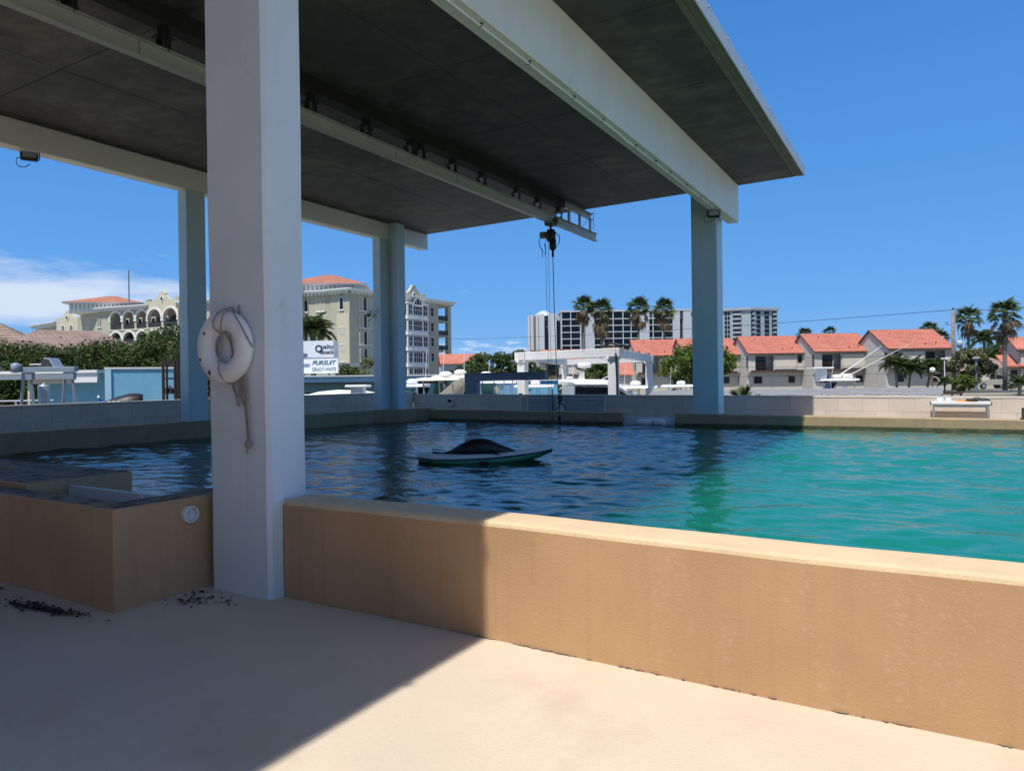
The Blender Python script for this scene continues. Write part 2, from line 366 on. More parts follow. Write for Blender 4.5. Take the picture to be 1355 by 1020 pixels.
def water():
    X0, X1, Y0, Y1, ZW = -13.95, 7.6, 3.95, 17.25, .50
    xs = np.arange(X0, X1 + .001, .045); ys = np.arange(Y0, Y1 + .001, .04)
    nx, ny = len(xs), len(ys); Xg, Yg = np.meshgrid(xs, ys)
    z = np.zeros_like(Xg); g = np.random.default_rng(5)
    for i in range(80):
        lam = 10 ** g.uniform(math.log10(.20), math.log10(1.35))
        th = g.normal(1.9, .55); k = 2 * PI / lam
        amp = .0030 * lam ** .68 * g.uniform(.5, 1.2)
        wx = Xg + .25 * np.sin(Yg * .8 + i) ; wy = Yg + .25 * np.sin(Xg * .7 + 2 * i)
        z += amp * np.sin(k * (wx * math.cos(th) + wy * math.sin(th)) + g.uniform(0, 6.28))
    z *= .62 + .38 * np.sin(Xg * .31 + 1.2 * np.sin(Yg * .4)) * np.sin(Yg * .37 + .5)
    z += ZW
    top = np.stack([Xg, Yg, z], -1).reshape(-1, 3); bot = top.copy(); bot[:, 2] = -1.4
    idx = np.arange(nx * ny).reshape(ny, nx)
    q = np.stack([idx[:-1, :-1], idx[:-1, 1:], idx[1:, 1:], idx[1:, :-1]], -1).reshape(-1, 4)
    edge = np.concatenate([idx[0, :], idx[1:, -1], idx[-1, -2::-1], idx[-2:0:-1, 0]])
    nb = len(edge); verts = np.concatenate([top, bot[edge]]); off = nx * ny
    side = np.array([[edge[i], off + i, off + (i + 1) % nb, edge[(i + 1) % nb]] for i in range(nb)])
    me = bpy.data.meshes.new('pool_water')
    fs = [tuple(r) for r in q.tolist()] + [tuple(r) for r in side.tolist()] + [tuple(off + i for i in range(nb))[::-1]]
    me.from_pydata(verts.tolist(), [], fs); me.materials.append(pool_water_m)
    me.polygons.foreach_set('use_smooth', [True] * len(q) + [False] * (len(fs) - len(q)))
    bm = bmesh.new(); bm.from_mesh(me); bmesh.ops.recalc_face_normals(bm, faces=bm.faces); bm.to_mesh(me); bm.free()
    return put('pool_water', me)
water()['kind'] = 'structure'
MB().box((-13.9, 4.0, -1.39), (7.55, 17.2, -1.36)).build('pool_bottom', mat('pool_bottom', (.03, .10, .09), .9, .2, 1))['kind'] = 'structure'

# ------------------------------------------------------------------ near pool wall (front face brown, top tan)
def wall_mesh(x0, x1, y0, y1, z0, z1, mats, name, step=.25):
    m = MB(); n = max(1, int((x1 - x0) / step)); prof = [(y0, z0), (y0, z1 - .035), (y0 + .006, z1 - .016), (y0 + .022, z1), (y1 - .02, z1), (y1, z1 - .02), (y1, z0)]
    rings = []
    for i in range(n + 1):
        x = x0 + (x1 - x0) * i / n; w = .0035 * math.sin(x * 2.1) + .002 * math.sin(x * 5.3 + 1)
        rings.append([(x, y + (w if y < y1 - .1 else 0), z + (w * .8 if z > z0 else 0)) for y, z in prof])
    m.loft(rings, True)
    k = len(prof)
    for fi in range(len(m.f)):
        if fi < n * k:
            m.m[fi] = 0 if fi % k == 0 else 1
    return m.build(name, mats)
tag(wall_mesh(-4.33, 7.9, 3.79, 4.125, -.2, .754, [tan_wall, tan_cap], 'pool_wall'),
    'long brown painted wall with tan top along the front of the pool', 'wall')

MB().tube([(-4.338, 3.782, .0), (-4.337, 3.780, .3), (-4.338, 3.782, .70), (-4.337, 3.80, .752)], .007, 6).build('caulk_bead', pipe_pvc)['kind'] = 'structure'

# ------------------------------------------------------------------ inlet tank left of the near column
tk = thing('inlet_tank', 'brown painted concrete inlet tank jutting out left of the nearest column', 'tank', (-5.12, 2.92, 0))
def tank_part(name, a, b, mats, bev=.012):
    m = MB().box((a[0] + 5.12, a[1] - 2.92, a[2]), (b[0] + 5.12, b[1] - 2.92, b[2]))
    m.m = [0, 1, 0, 0, 0, 0]
    return m.build(name, mats, tk, bevel=bev)
tank_part('front_wall', (-11, 2.92, -.1), (-5.4205, 3.15, .752), [tan_wall, moss_m])
tank_part('side_wall', (-5.42, 2.917, -.1), (-5.12, 4.10, .752), [tan_wall, moss_m])
tank_part('side_wall', (-5.119, 3.82, -.1), (-5.03, 4.10, .752), [tan_wall, moss_m], .008)
tank_part('divider_wall', (-8.45, 3.155, -.1), (-6.88, 4.12, .80), [tan_wall, moss_m])
tank_part('back_wall', (-13.9, 3.79, -.1), (-8.455, 4.12, .80), [tan_wall, moss_m])
MB().box((-6.87 + 5.12, 3.50 - 2.92, .2), (-5.43 + 5.12, 3.54 - 2.92, .742)).build('gate_board', gate_m, tk, bevel=.005)
MB().box((-5.72 + 5.12, 3.455 - 2.92, .2), (-5.66 + 5.12, 3.495 - 2.92, .742)).build('board_guide', gate_m, tk)
pp = MB().loft([[(.0 + dx, .605 + r * math.cos(a), .618 + r * math.sin(a)) for a in [k * 2 * PI / 24 for k in range(24)]] for dx, r in ((-.1, .068), (.035, .068), (.04, .064), (.04, .055), (.0, .055), (-.02, .05))], True).build('pipe_stub', pipe_pvc, tk, smooth=False)
MB().loft([[(.006, .605 + r * math.cos(a), .618 + r * math.sin(a)) for a in [k * 2 * PI / 24 for k in range(24)]] for r in (.052, .001)], False).box((.007, .60, .57), (.010, .612, .668)).build('pipe_plug', gate_m, pp)

# grime and paint slop along the foot of the pool wall
def foot_strip(name, x0, x1, y, w, wj, z, m, seed, gap):
    g = random.Random(seed); b = MB(); x = x0
    while x < x1:
        l = g.uniform(.04, .16)
        if g.random() > gap:
            n = 6; top = [(x + l * k / n, y - w * (.35 + .65 * math.sin(PI * (k + .2) / (n + .4))) * g.uniform(.5, 1 + wj), z) for k in range(n + 1)]
            b.add([(x, y, z), (x + l, y, z)] + top[::-1], [tuple(range(n + 3))])
        x += l * g.uniform(.75, 1.0)
    b.build(name, m)['kind'] = 'stuff'
foot_strip('grime_line', -4.25, .9, 3.796, .011, .8, .0045, mat('grime', (.22, .165, .115), .9, .3, 20), 5, .3)

# black algae flakes drying on the floor beside the tank
al = MB(); g = random.Random(3)
for (cx, cy, sx, sy, n, rot) in ((-5.75, 2.70, .24, .035, 190, .06), (-5.45, 2.74, .12, .03, 60, .1), (-6.7, 2.78, .12, .03, 40, 0), (-4.92, 3.40, .09, .12, 38, .3), (-4.75, 3.45, .12, .06, 26, .2)):
    for i in range(n):
        x = g.gauss(0, sx); y = g.gauss(0, sy); X = cx + x * math.cos(rot) - y * math.sin(rot); Y = cy + y * math.cos(rot) + x * math.sin(rot)
        r = g.uniform(.006, .026); k = g.randint(5, 7); a0 = g.uniform(0, 6)
        ring = [(X + r * g.uniform(.5, 1.2) * math.cos(a0 + j * 2 * PI / k) * 1.3, Y + r * g.uniform(.5, 1.2) * math.sin(a0 + j * 2 * PI / k) * .7, g.uniform(.006, .014)) for j in range(k)]
        if (X > -5.14 and Y > 3.64 and X < -4.3) or (X < -5.1 and Y > 2.9): continue
        al.add(ring, [tuple(range(k))])
al.build('algae_flakes', dead_scum)['kind'] = 'stuff'

# ------------------------------------------------------------------ pavilion: columns, beams, roof slab
ZS = 6.38; XE = -2.488
pv = thing('pool_pavilion', 'open concrete pavilion with dark flat roof on white columns over the pool', 'pavilion', (-8.5, 8, 0))
OFF = Vector((-8.5, 8, 0))
def pbox(name, a, b, m, bev=.012, parent=pv, off=OFF):
    return MB().box([a[i] - off[i] for i in range(3)], [b[i] - off[i] for i in range(3)]).build(name, m, parent, bevel=bev)
def col_near():
    m = MB(); rings = []
    for k in range(15):
        z = -.1 + (ZS + .05) * k / 14; g2 = random.Random(k); e = lambda: g2.uniform(-.003, .003)
        rings.append([(-5.022 + e(), 3.67 + e(), z), (-4.375 + e(), 3.67 + e(), z), (-4.347 + e(), 3.70 + e(), z), (-4.347 + e(), 4.035, z), (-5.022 + e(), 4.035, z)])
    m.loft([[tuple(Vector(p) - OFF) for p in r] for r in rings])
    o = m.build('column', white_paint, pv); o['label'] = 'thick white column at the front with the life ring'; return o
col_near()
pbox('column', (-4.998, 17.13, .1), (-4.37, 17.64, ZS - .004), far_col_tone)
pbox('column', (-14.10, 9.55, .2), (-13.803, 10.02, 5.897), far_col_tone)
pbox('column', (-14.10, 15.80, .2), (-13.803, 16.196, 5.897), far_col_tone)
pbox('column', (-13.83, 16.17, .2), (-13.49, 16.56, ZS - .004), far_col_tone)
pbox('beam', (-4.262, -4.4, 5.455), (-3.982, 17.70, ZS - .003), beam_paint, .015)
pbox('beam', (-4.347, 3.0, 5.60), (-4.266, 4.6, ZS - .003), beam_paint, .01)
pbox('beam', (-14.105, -4.4, 5.90), (-13.80, 18.10, ZS - .003), beam_paint, .012)
# roof slab: far edge runs slightly out of square
MB().prism([(x - OFF.x, y - OFF.y) for x, y in ((-15.02, -5), (XE, -5), (XE, 17.735), (-15.02, 18.09))], ZS + .02, ZS + .20).build('roof_slab', slab_m, pv)
MB().box((XE + .004 - OFF.x, -5 - OFF.y, ZS - .02), (XE + .024 - OFF.x, 17.73 - OFF.y, ZS + .205)).build('edge_flashing', flash_m, pv)
clipm = MB().box((0, -.022, -.008), (.016, .022, .008)).box((.006, -.006, -.016), (.024, .006, .016)).mesh('flashing_clip', steel)
for k in range(20):
    put('flashing_clip', clipm, pv, (XE + .025 - OFF.x, 17.6 - k * 1.03 - OFF.y, ZS + .165))
# soffit: concrete bays between open form joints, the drip strip along the edge
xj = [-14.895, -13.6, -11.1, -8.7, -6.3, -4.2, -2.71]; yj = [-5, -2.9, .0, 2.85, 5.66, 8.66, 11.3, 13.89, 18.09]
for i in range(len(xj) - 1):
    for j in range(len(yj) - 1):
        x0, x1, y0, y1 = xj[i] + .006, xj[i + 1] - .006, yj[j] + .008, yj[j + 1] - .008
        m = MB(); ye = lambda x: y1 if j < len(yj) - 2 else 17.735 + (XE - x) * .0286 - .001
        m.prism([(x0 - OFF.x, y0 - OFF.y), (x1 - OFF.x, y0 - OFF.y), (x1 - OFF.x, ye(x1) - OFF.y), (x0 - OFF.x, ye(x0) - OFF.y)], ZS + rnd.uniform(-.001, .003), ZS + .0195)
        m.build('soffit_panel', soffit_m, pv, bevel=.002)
pbox('drip_strip', (-2.705, -5, ZS + .001), (-2.618, 17.73, ZS + .018), edge_conc, .004)
pbox('drip_strip', (-2.600, -5, ZS - .002), (XE, 17.734, ZS + .018), edge_conc, .004)
# conduit along the beam soffit with clamps
MB().tube([(-4.078 - OFF.x, -3 - OFF.y, 5.428), (-4.078 - OFF.x, 6 - OFF.y, 5.428), (-4.075 - OFF.x, 10.2 - OFF.y, 5.428), (-4.085 - OFF.x, 10.35 - OFF.y, 5.422), (-4.075 - OFF.x, 15.6 - OFF.y, 5.428)], .017, 10).build('conduit', pipe_pvc, pv, smooth=True)
clampm = MB().box((-.035, -.012, -.008), (.035, .012, .0)).tube([(-.03, 0, -.004), (-.022, 0, -.03), (0, 0, -.044), (.022, 0, -.03), (.03, 0, -.004)], .006, 6).mesh('conduit_clamp', dark_metal)
for y in (-2, -.5, 1, 2.5, 3.8, 5.1, 6.31, 7.36, 8.58, 9.56, 10.9, 11.87, 12.66, 13.67, 14.7, 15.4):
    put('conduit_clamp', clampm, pv, (-4.078 - OFF.x, y - OFF.y, 5.455))

# plain building added behind the camera to shape the light under the roof
bk = thing('light_block_building', 'unseen plain tan building added behind the camera to shape light on the deck', 'building', (-3, -9, 0))
MB().box((-14, -.4, 0), (20, 0, 6.4)).build('wall', mat('light_block_wall', (.62, .50, .38), .8, .1, 1), bk)
MB().box((-12.2, 0.001, 0), (-11.8, 11.6, 5.0)).build('wall', MATS['light_block_wall'], bk)
for x in (-8, -3, 2, 7): MB().box((x, .002, 1.0), (x + 2, .03, 2.4)).build('window', glass_dark, bk)

# ------------------------------------------------------------------ hoist rail, hangers
XM, ZM = -8.25, 5.65
mr = thing('hoist_rail', 'long pale green steel hoist rail hung under the dark roof', 'crane rail', (XM, 8, ZM))
MB().box((-.06, -12, 0), (.06, 10.78, .014)).box((-.0045, -12, .0145), (.0045, 10.78, .2055)).box((-.06, -12, .206), (.06, 10.78, .22)).build('rail_beam', crane_paint, mr)
for k in (-2.9, 1.9, 3.8): MB().box((-.0052, k, .016), (.0052, k + .012, .204)).build('splice_plate', dark_metal, mr)
hang = MB().box((-.09, -.06, .222), (.09, .06, .234)).box((-.09, -.045, .235), (-.08, .045, .35)).box((.08, -.045, .235), (.09, .045, .35)).box((-.095, -.10, .351), (.095, .10, .372)).cyl((-.05, -.03, .20), (-.05, -.03, .26), .012, n=6).cyl((.05, .03, .20), (.05, .03, .26), .012, n=6)
stem_m = MB().box((-.05, -.05, .3725), (.05, .05, .499)).mesh('hanger_stem', black_metal)
MB().box((-.13, -12, .50), (.13, 8.55, .7285)).build('ceiling_strip', mat('strip_dark', (.022, .021, .02), .9, .3, 3), mr, bevel=.01)  # near-black box strip along the soffit above the rail hangers
hm = hang.mesh('rail_hanger', black_metal)
for y in (-2.2, .2, 1.75, 3.2, 4.3, 5.43, 6.6, 7.88, 9.13, 10.31, 10.62, 11.65, 12.74, 14.22, 15.25, 16.40): put('hanger_stem', stem_m, put('rail_hanger', hm, mr, (0, y - 8, 0)))
MB().box((-.05, 8.6, .56), (.05, 10.53, .574)).box((-.05, 8.6, .575), (-.04, 10.53, .722)).box((-.05, 8.6, .723), (.05, 10.53, .732)).build('end_channel', crane_paint, mr)
for y in (9.05, 9.72, 10.42):
    MB().box((-.04, y - .05, .221), (.04, y + .05, .232)).box((-.006, y - .045, .233), (.006, y + .045, .558)).box((-.04, y - .046, .233), (-.007, y - .036, .557)).build('end_post', crane_paint, mr)
MB().tube([(.02, 9.8, .24), (.02, 10.5, .75), (.02, 10.62, .80)], .006, 6).tube([(.055, 10.5, .75), (.055, 10.5, .3)], .007, 6).build('brace_rod', dark_metal, mr)

hs = thing('electric_hoist', 'black chain hoist on a trolley near the end of the rail', 'hoist', (XM, 15.95, ZM))
MB().box((-.11, -.13, -.07), (.11, .13, -.035)).box((-.13, -.1, -.03), (-.105, .1, .09)).box((.105, -.1, -.03), (.13, .1, .09)).build('trolley', dark_metal, hs, bevel=.006)
for sx in (-1, 1):
    for sy in (-.06, .06): MB().cyl((sx * .10, sy, .055), (sx * .135, sy, .055), .045).build('wheel', rust_m, hs)
MB().box((.10, -.05, .0), (.18, .1, .13)).build('drive_motor', rust_m, hs, bevel=.02)
MB().box((-.015, -.03, -.16), (.015, .03, -.07)).lathe([(.02, -.14), (.10, -.17), (.125, -.26), (.12, -.40), (.09, -.46), (.02, -.48)], 16).build('body', black_metal, hs, smooth=True)
MB().lathe([(.02, -.40), (.085, -.42), (.09, -.62), (.07, -.68), (.03, -.69), (.03, -.86), (.005, -.87)], 14, c=(.05, 0, 0)).build('chain_bag', black_metal, hs, smooth=True)
MB().box((-.30, -.07, -.36), (-.13, .07, -.20)).build('control_box', mat('hoist_box_grey', (.20, .22, .19), .5, .1, coords='obj'), hs, bevel=.02)
MB().tube([(-.28, 0, -.30), (-.36, .02, -.40), (-.33, .02, -.55), (-.24, 0, -.68), (-.27, 0, -.85), (-.16, .02, -.72), (-.18, 0, -.5)], .011, 6).tube([(.10, .02, -.22), (.24, .02, -.36), (.22, .02, -.52), (.12, 0, -.66)], .011, 6).build('control_cable', black_metal, hs, smooth=True)
for dx, r, zb in ((-.16, .005, -5.0), (-.08, .0045, -5.0)):
    MB().tube([(dx, 0, -.3), (dx + .03, 0, -3), (dx + .06, 0, zb)], r, 6).build('cable', black_metal, hs)
MB().tube([(.05, 0, -.8), (.07, 0, -2.2), (.11, .0, -3.6), (.17, 0, -4.5), (.18, 0, -4.92)], .010, 6).build('pendant_cable', black_metal, hs)
hk = MB().box((.15, -.03, -5.02), (.21, .03, -4.90)).tube([(.18, 0, -5.0), (.17, 0, -5.06), (.22, 0, -5.10), (.25, 0, -5.05)], .014, 6).build('load_hook', black_metal, hs)

# ------------------------------------------------------------------ lamps, camera
def floodlight(label, loc, rz, tilt):
    t = thing('floodlight', label, 'floodlight', loc, rz, 'floodlights under the pavilion beams')
    b = MB().box((-.13, -.03, -.20), (.13, .03, -.04))
    for k in range(7): b.box((-.12 + k * .037, .031, -.19), (-.108 + k * .037, .06, -.05))
    b.build('housing', black_metal, t, bevel=.006, rot=(tilt, 0, 0))
    MB().box((-.105, -.036, -.175), (.105, -.031, -.065)).build('lens', lens_m, t, rot=(tilt, 0, 0))
    MB().box((-.15, -.015, -.13), (-.135, .015, 0)).box((.135, -.015, -.13), (.15, .015, 0)).box((-.15, -.015, .0005), (.15, .015, .006)).build('bracket', black_metal, t)
    MB().tube([(-.14, .03, -.1), (-.2, .03, -.12), (-.21, .03, -.22), (-.17, .02, -.27), (-.08, .02, -.27), (.0, .03, -.2)], .008, 6).build('cable', black_metal, t)
floodlight('black floodlight under the left beam by the sky', (-13.95, 6.55, 5.893), R(60), R(-35))
floodlight('small black floodlight in front of the far right column', (-4.15, 16.0, 5.448), R(15), R(-25))
sc_ = thing('security_camera', 'white dome security camera on the paired far columns', 'camera', (-13.97, 15.78, 3.72))
MB().box((-.05, -.02, -.05), (.05, .018, .10)).build('wall_mount', foam_white, sc_, bevel=.01)
MB().tube([(0, -.02, .03), (-.10, -.08, .05), (-.18, -.12, .02)], .02, 8).build('arm', foam_white, sc_, smooth=True)
MB().lathe([(.005, .03), (.09, .02), (.10, -.05), (.09, -.06)], 16, c=(-.18, -.12, 0)).build('housing', foam_white, sc_, smooth=True)
MB().lathe([(.075, -.062), (.06, -.10), (.03, -.125), (.004, -.13)], 16, c=(-.18, -.12, 0)).build('dome', black_metal, sc_, smooth=True)
MB().tube([(-.02, -.02, -.04), (-.14, -.06, -.18), (-.24, -.08, -.26)], .009, 6).build('cable', black_metal, sc_)

# ------------------------------------------------------------------ life ring, hook and rope on the near column
hk2 = thing('wall_hook', 'small steel hook at the top of the white life ring', 'hook', (-4.655, 3.668, 2.255))
MB().box((-.012, -.006, -.05), (.012, 0, .02)).tube([(0, -.006, -.03), (0, -.06, -.035), (0, -.075, -.01)], .006, 6).build('hook', steel, hk2)
lr = thing('life_ring', 'off white life ring hanging on the front of the near column', 'life ring', (-4.745, 3.60, 1.945), R(4))
tor = MB(); RM, rm, ry = .207, .082, .056
rings = []
for i in range(48):
    a = i * 2 * PI / 48
    rings.append([((RM + rm * math.cos(b)) * math.cos(a), ry * math.sin(b), (RM + rm * math.cos(b)) * math.sin(a)) for b in [k * 2 * PI / 20 for k in range(20)]])
rings.append(rings[0])
tor.loft(rings, False)
tor.build('ring', ring_m, lr, smooth=True)
for a, rq, sz in ((2.55, .20, .014), (3.55, .235, .013), (4.20, .225, .018), (5.75, .15, .009)):
    MB().loft([[(rq * math.cos(a) + sz * k * math.cos(q) * (1 + .3 * math.sin(3 * q + a)), -ry * 1.01 + dy, rq * math.sin(a) + sz * 1.2 * k * math.sin(q)) for q in [i * 2 * PI / 11 for i in range(11)]] for k, dy in ((1, .006), (.8, -.001), (.1, -.002))]).build('rust_patch', rust_m, lr)
rp = thing('rescue_rope', 'long tan rescue rope looped over the life ring and hanging down', 'rope', (-4.69, 3.58, 2.20))
def rope(pts, r=.0064):
    pts = [(x, y, z * .88) for x, y, z in pts]
    # smooth the control points and lay the strand slightly uneven
    P = [Vector(p) for p in pts]; out = []
    for i in range(len(P) - 1):
        p0, p1, p2, p3 = P[max(i - 1, 0)], P[i], P[i + 1], P[min(i + 2, len(P) - 1)]
        for k in range(6):
            t = k / 6; out.append(.5 * ((2 * p1) + (p2 - p0) * t + (2 * p0 - 5 * p1 + 4 * p2 - p3) * t * t + (3 * p1 - p0 - 3 * p2 + p3) * t ** 3))
    out.append(P[-1])
    return MB().tube(out, [r * (1 + .12 * math.sin(i * 2.2)) for i in range(len(out))], 8)
strands = [
 [(.035, .03, .06), (-.03, -.03, .03), (-.075, -.055, -.03), (-.085, -.06, -.10), (-.06, -.045, -.15), (-.01, .0, -.18), (.02, .03, -.30), (.03, .04, -.42)],
 [(.035, .03, .06), (.025, -.045, .0), (.025, -.075, -.12), (.022, -.06, -.30), (-.005, -.075, -.42), (-.03, -.05, -.53), (-.01, .0, -.60), (.05, .02, -.625)],
 [(.035, .03, .055), (.12, -.03, .0), (.20, -.045, -.09), (.235, .0, -.22), (.255, .03, -.30)],
 [(.0, .05, -.45), (.015, .05, -.62), (.045, .05, -.80), (.07, .05, -.78), (.06, .05, -.60), (.05, .05, -.45)],
 [(.03, .05, -.45), (.08, .055, -.66), (.11, .055, -.80), (.125, .055, -.74), (.10, .05, -.50)],
 [(-.02, .06, -.5), (-.02, .06, -.64), (.03, .06, -.72), (.09, .06, -.70), (.085, .05, -.5)],
 [(.10, .05, -.46), (.125, .055, -.65), (.125, .06, -.85), (.145, .06, -1.06), (.15, .06, -1.14)],
 [(.11, .05, -.46), (.14, .055, -.65), (.142, .06, -.85), (.165, .06, -1.05), (.16, .06, -1.14)],
 [(.03, -.0, -.16), (.0, .04, -.30), (.02, .05, -.46)], [(.05, .0, -.17), (.055, .045, -.32), (.05, .05, -.46)]]
for st in strands: rope(st).build('strand', rope_m, rp, smooth=True)
MB().lathe([(.004, .03), (.022, .02), (.028, 0), (.022, -.02), (.004, -.03)], 12, c=(.157, .055, -1.012)).tube([(.15, .055, -1.04), (.145, .05, -1.08)], .006, 6).build('rope_knot', rope_m, rp, smooth=True)

# ------------------------------------------------------------------ far curbs of the pool
def ztop(x): return .777 + .0056 * (-2.5 - x)
def curb(x0, x1, name='pool_curb'):
    prof = lambda z: [(17.10, -.6), (17.10, z - .015), (17.115, z), (17.46, z), (17.47, z - .01), (17.47, -.6)]
    return MB().loft([[(x, y, z) for y, z in prof(ztop(x))] for x in (x0, (x0 + x1) / 2, x1)])
cb = thing('pool_curb', 'low dark tan curb along the far side of the pool', 'curb', (0, 17.1, .1))
for a, b in ((-13.1, -6.84), (-5.44, 7.9)):
    m = curb(a, b); m.v = [(x, y - 17.1, z - .1) for x, y, z in m.v]; m.build('curb_wall', curb_m, cb); MB().box((a + .002, -.004, .30), (b - .002, -.0002, .462)).build('tide_line', mat('tide_line', (.055, .065, .03), .5, .3, 9, col2=(.16, .14, .08), c2scale=3), cb)
MB().box((-6.838, .20, -.5), (-5.442, .37, .30)).build('curb_wall', curb_m, cb)
MB().box((-6.836, .06, -.5), (-5.444, .10, .592)).build('weir_board', gate_m, cb, bevel=.006)
lc = MB().loft([[(x, y, z) for x, z in ((-14.2, -.6), (-14.2, .86), (-14.19, .87), (-13.78, .87), (-13.76, .855), (-13.76, -.6))] for y in (3.9, 9, 15.35)])
lc.prism([(-14.2, 15.352), (-13.76, 15.352), (-13.30, 16.02), (-13.30, 16.75), (-13.102, 17.1), (-13.102, 17.47), (-14.2, 17.47)], -.6, .868)
tag(lc.build('pool_curb', curb_m), 'dark shaded curb along the left side of the pool', 'curb')
fc = thing('foam_float', 'white foam float lying against the weir board in the far curb', 'float', (-6.0, 17.02, .56))
MB().loft([[(x, .085 * k * math.cos(a), .085 * k * math.sin(a)) for a in [i * 2 * PI / 16 for i in range(16)]] for x, k in ((-.40, .6), (-.37, .9), (-.34, 1), (.0, 1))]).build('float_body', foam_white, fc, smooth=True)
MB().loft([[(x, .09 * k * math.cos(a), .09 * k * math.sin(a)) for a in [i * 2 * PI / 16 for i in range(16)]] for x, k in ((.002, 1), (.27, 1), (.31, .9), (.33, .6))]).build('float_end', foam_white, fc, smooth=True)
for x in (.05, .24): MB().cyl((x, -.07, -.02), (x, -.098, -.03), .012, n=8).build('bolt', dark_metal, fc)

# ------------------------------------------------------------------ block walls behind the pool
def block_wall(name, label, p0, p1, z0, zt0, zt1, th=.20, bl=.545, bh=.315, courses=4):
    t = thing(name, label, 'wall', (p0[0], p0[1], 0), math.atan2(p1[1] - p0[1], p1[0] - p0[0]))
    Ln = math.hypot(p1[0] - p0[0], p1[1] - p0[1])
    MB().prism([(0, z0), (Ln, z0), (Ln, zt1 - .05), (0, zt0 - .05)], .012, th, 'y').build('mortar_bed', mortar_m, t)
    MB().prism([(0, zt0 - .048), (Ln, zt1 - .048), (Ln, zt1), (0, zt0)], -.006, th + .01, 'y').build('wall_cap', block_m, t, bevel=.004)
    base = {}
    for c in range(courses):
        ztopc = zt0 - .052 - c * bh
        x = -(.5 * bl if c % 2 else 0)
        while x < Ln:
            a, b = max(x, 0), min(x + bl, Ln)
            if b - a > .08:
                key = round(b - a, 3)
                if key not in base: base[key] = MB().box((.002, 0, .002), (key - .002, .04, bh - .002)).mesh('block', block_m, bevel=.002)
                zz = ztopc + (zt1 - zt0) * (a / Ln) - bh
                put('block', base[key], t, (a, rnd.uniform(-.0015, .0025), zz), (0, -math.atan2(zt1 - zt0, Ln), 0))
            x += bl
    return t
block_wall('block_wall', 'low painted block wall along the far edge of the deck', (-15.0, 18.75), (9.0, 18.75), -.2, 1.255, 1.14)
block_wall('block_wall', 'low grey block wall along the left edge of the deck', (-15.0, 3.0), (-15.0, 18.74), -.2, 1.30, 1.35)
lv = thing('louvre_vent', 'white slatted louvre vent set low in the shaded far wall', 'vent', (-9.28, 18.735, .70))
MB().box((-1.28, .0, 0), (1.28, .008, .47)).build('back_plate', frame_grey, lv)
slm = MB().box((-1.25, -.03, -.012), (1.25, 0, .012)).mesh('slat', gate_m)
for k in range(7): put('slat', slm, lv, (0, -.001, .05 + k * .062), (R(25), 0, 0))
MB().box((-1.30, -.03, -.0), (-1.252, 0, .48)).box((1.252, -.03, 0), (1.30, 0, .48)).box((-.30, -.034, 0), (-.02, -.031, .47)).build('vent_frame', gate_m, lv)['kind'] = 'stuff'
tag(MB().box((-10.86, 18.70, .3), (-10.74, 18.742, 1.28)).build('wall_pilaster', block_m, bevel=.005), 'narrow grey strip beside the louvre vent on the far wall', 'pilaster')
hc = thing('hanging_hose', 'black hose tied in a loop hanging in front of the louvre vent', 'hose', (-9.28, 18.66, 1.1))
MB().tube([(-.38, 0, .3), (-.37, 0, -.2), (-.39, 0, -.42), (-.30, 0, -.33), (-.14, 0, -.15), (-.02, 0, -.16), (.05, 0, -.28), (.08, 0, -.42)], .014, 6).build('hose_line', black_metal, hc, smooth=True)
MB().tube([(-.13, -.01, -.15), (-.17, -.01, .0), (-.22, -.01, .03), (-.10, -.01, .05), (-.17, -.02, .08), (-.05, -.02, .07), (-.08, -.01, -.02), (-.2, 0, -.12)], .026, 6).build('hose_coil', black_metal, hc, smooth=True)
ob = thing('outlet_box', 'small grey outlet box on the shaded far wall', 'outlet', (-13.43, 18.74, 1.0))
MB().box((-.10, -.05, -.12), (.10, 0, .10)).build('box_body', gate_m, ob, bevel=.008)
MB().box((-.09, -.075, -.01), (.05, -.052, .09)).build('box_cover', black_metal, ob, bevel=.006)

# ------------------------------------------------------------------ table on the far deck and what lies on it
tb = thing('work_table', 'white topped work table standing against the sunlit far wall', 'table', (.58, 18.35, .30))
MB().box((-.56, -.30, .72), (.56, .30, .775)).build('table_top', gel, tb, bevel=.008)
for sx in (-.5, .5):
    for sy in (-.26, .26): MB().box((sx - .022, sy - .022, 0), (sx + .022, sy + .022, .718)).build('leg', alu, tb)
MB().box((-.478, -.27, .66), (.478, -.25, .715)).build('apron', alu, tb)
for sx in (-.565, .547): MB().box((sx, -.305, .70), (sx + .018, .305, .78)).build('end_cap', dark_metal, tb)
for k, (x, w, lb) in enumerate(((.20, .16, 'clear plastic jug at the left end of the white table'), (.36, .13, 'clear plastic jug second from the left on the white table'))):
    j = thing('plastic_jug', lb, 'jug', (x, 18.30, 1.077), 0, 'clear jugs on the white table')
    MB().lathe([(w * .45, 0), (w * .5, .02), (w * .5, .05), (w * .3, .08), (w * .2, .09)], 14).build('jug_body', clear_jug, j, smooth=True)
    MB().lathe([(w * .22, .091), (w * .22, .105), (w * .02, .106)], 12).build('jug_cap', blue_wall, j)
tl = MB(); rr = []
for i in range(9):
    x = -.20 + i * .05; h = .035 * math.sin(PI * (i + .6) / 9.5) + .012 * math.sin(i * 2)
    rr.append([(x, -.10, .0), (x, -.09, h * .8), (x, 0, h + .012), (x, .09, h * .7), (x, .10, 0)])
tl.loft(rr); tag(tl.build('folded_towel', cloth_orange, loc=(.70, 18.30, 1.077), smooth=True), 'crumpled orange towel in the middle of the white table', 'towel')
bb = MB(); rr = []
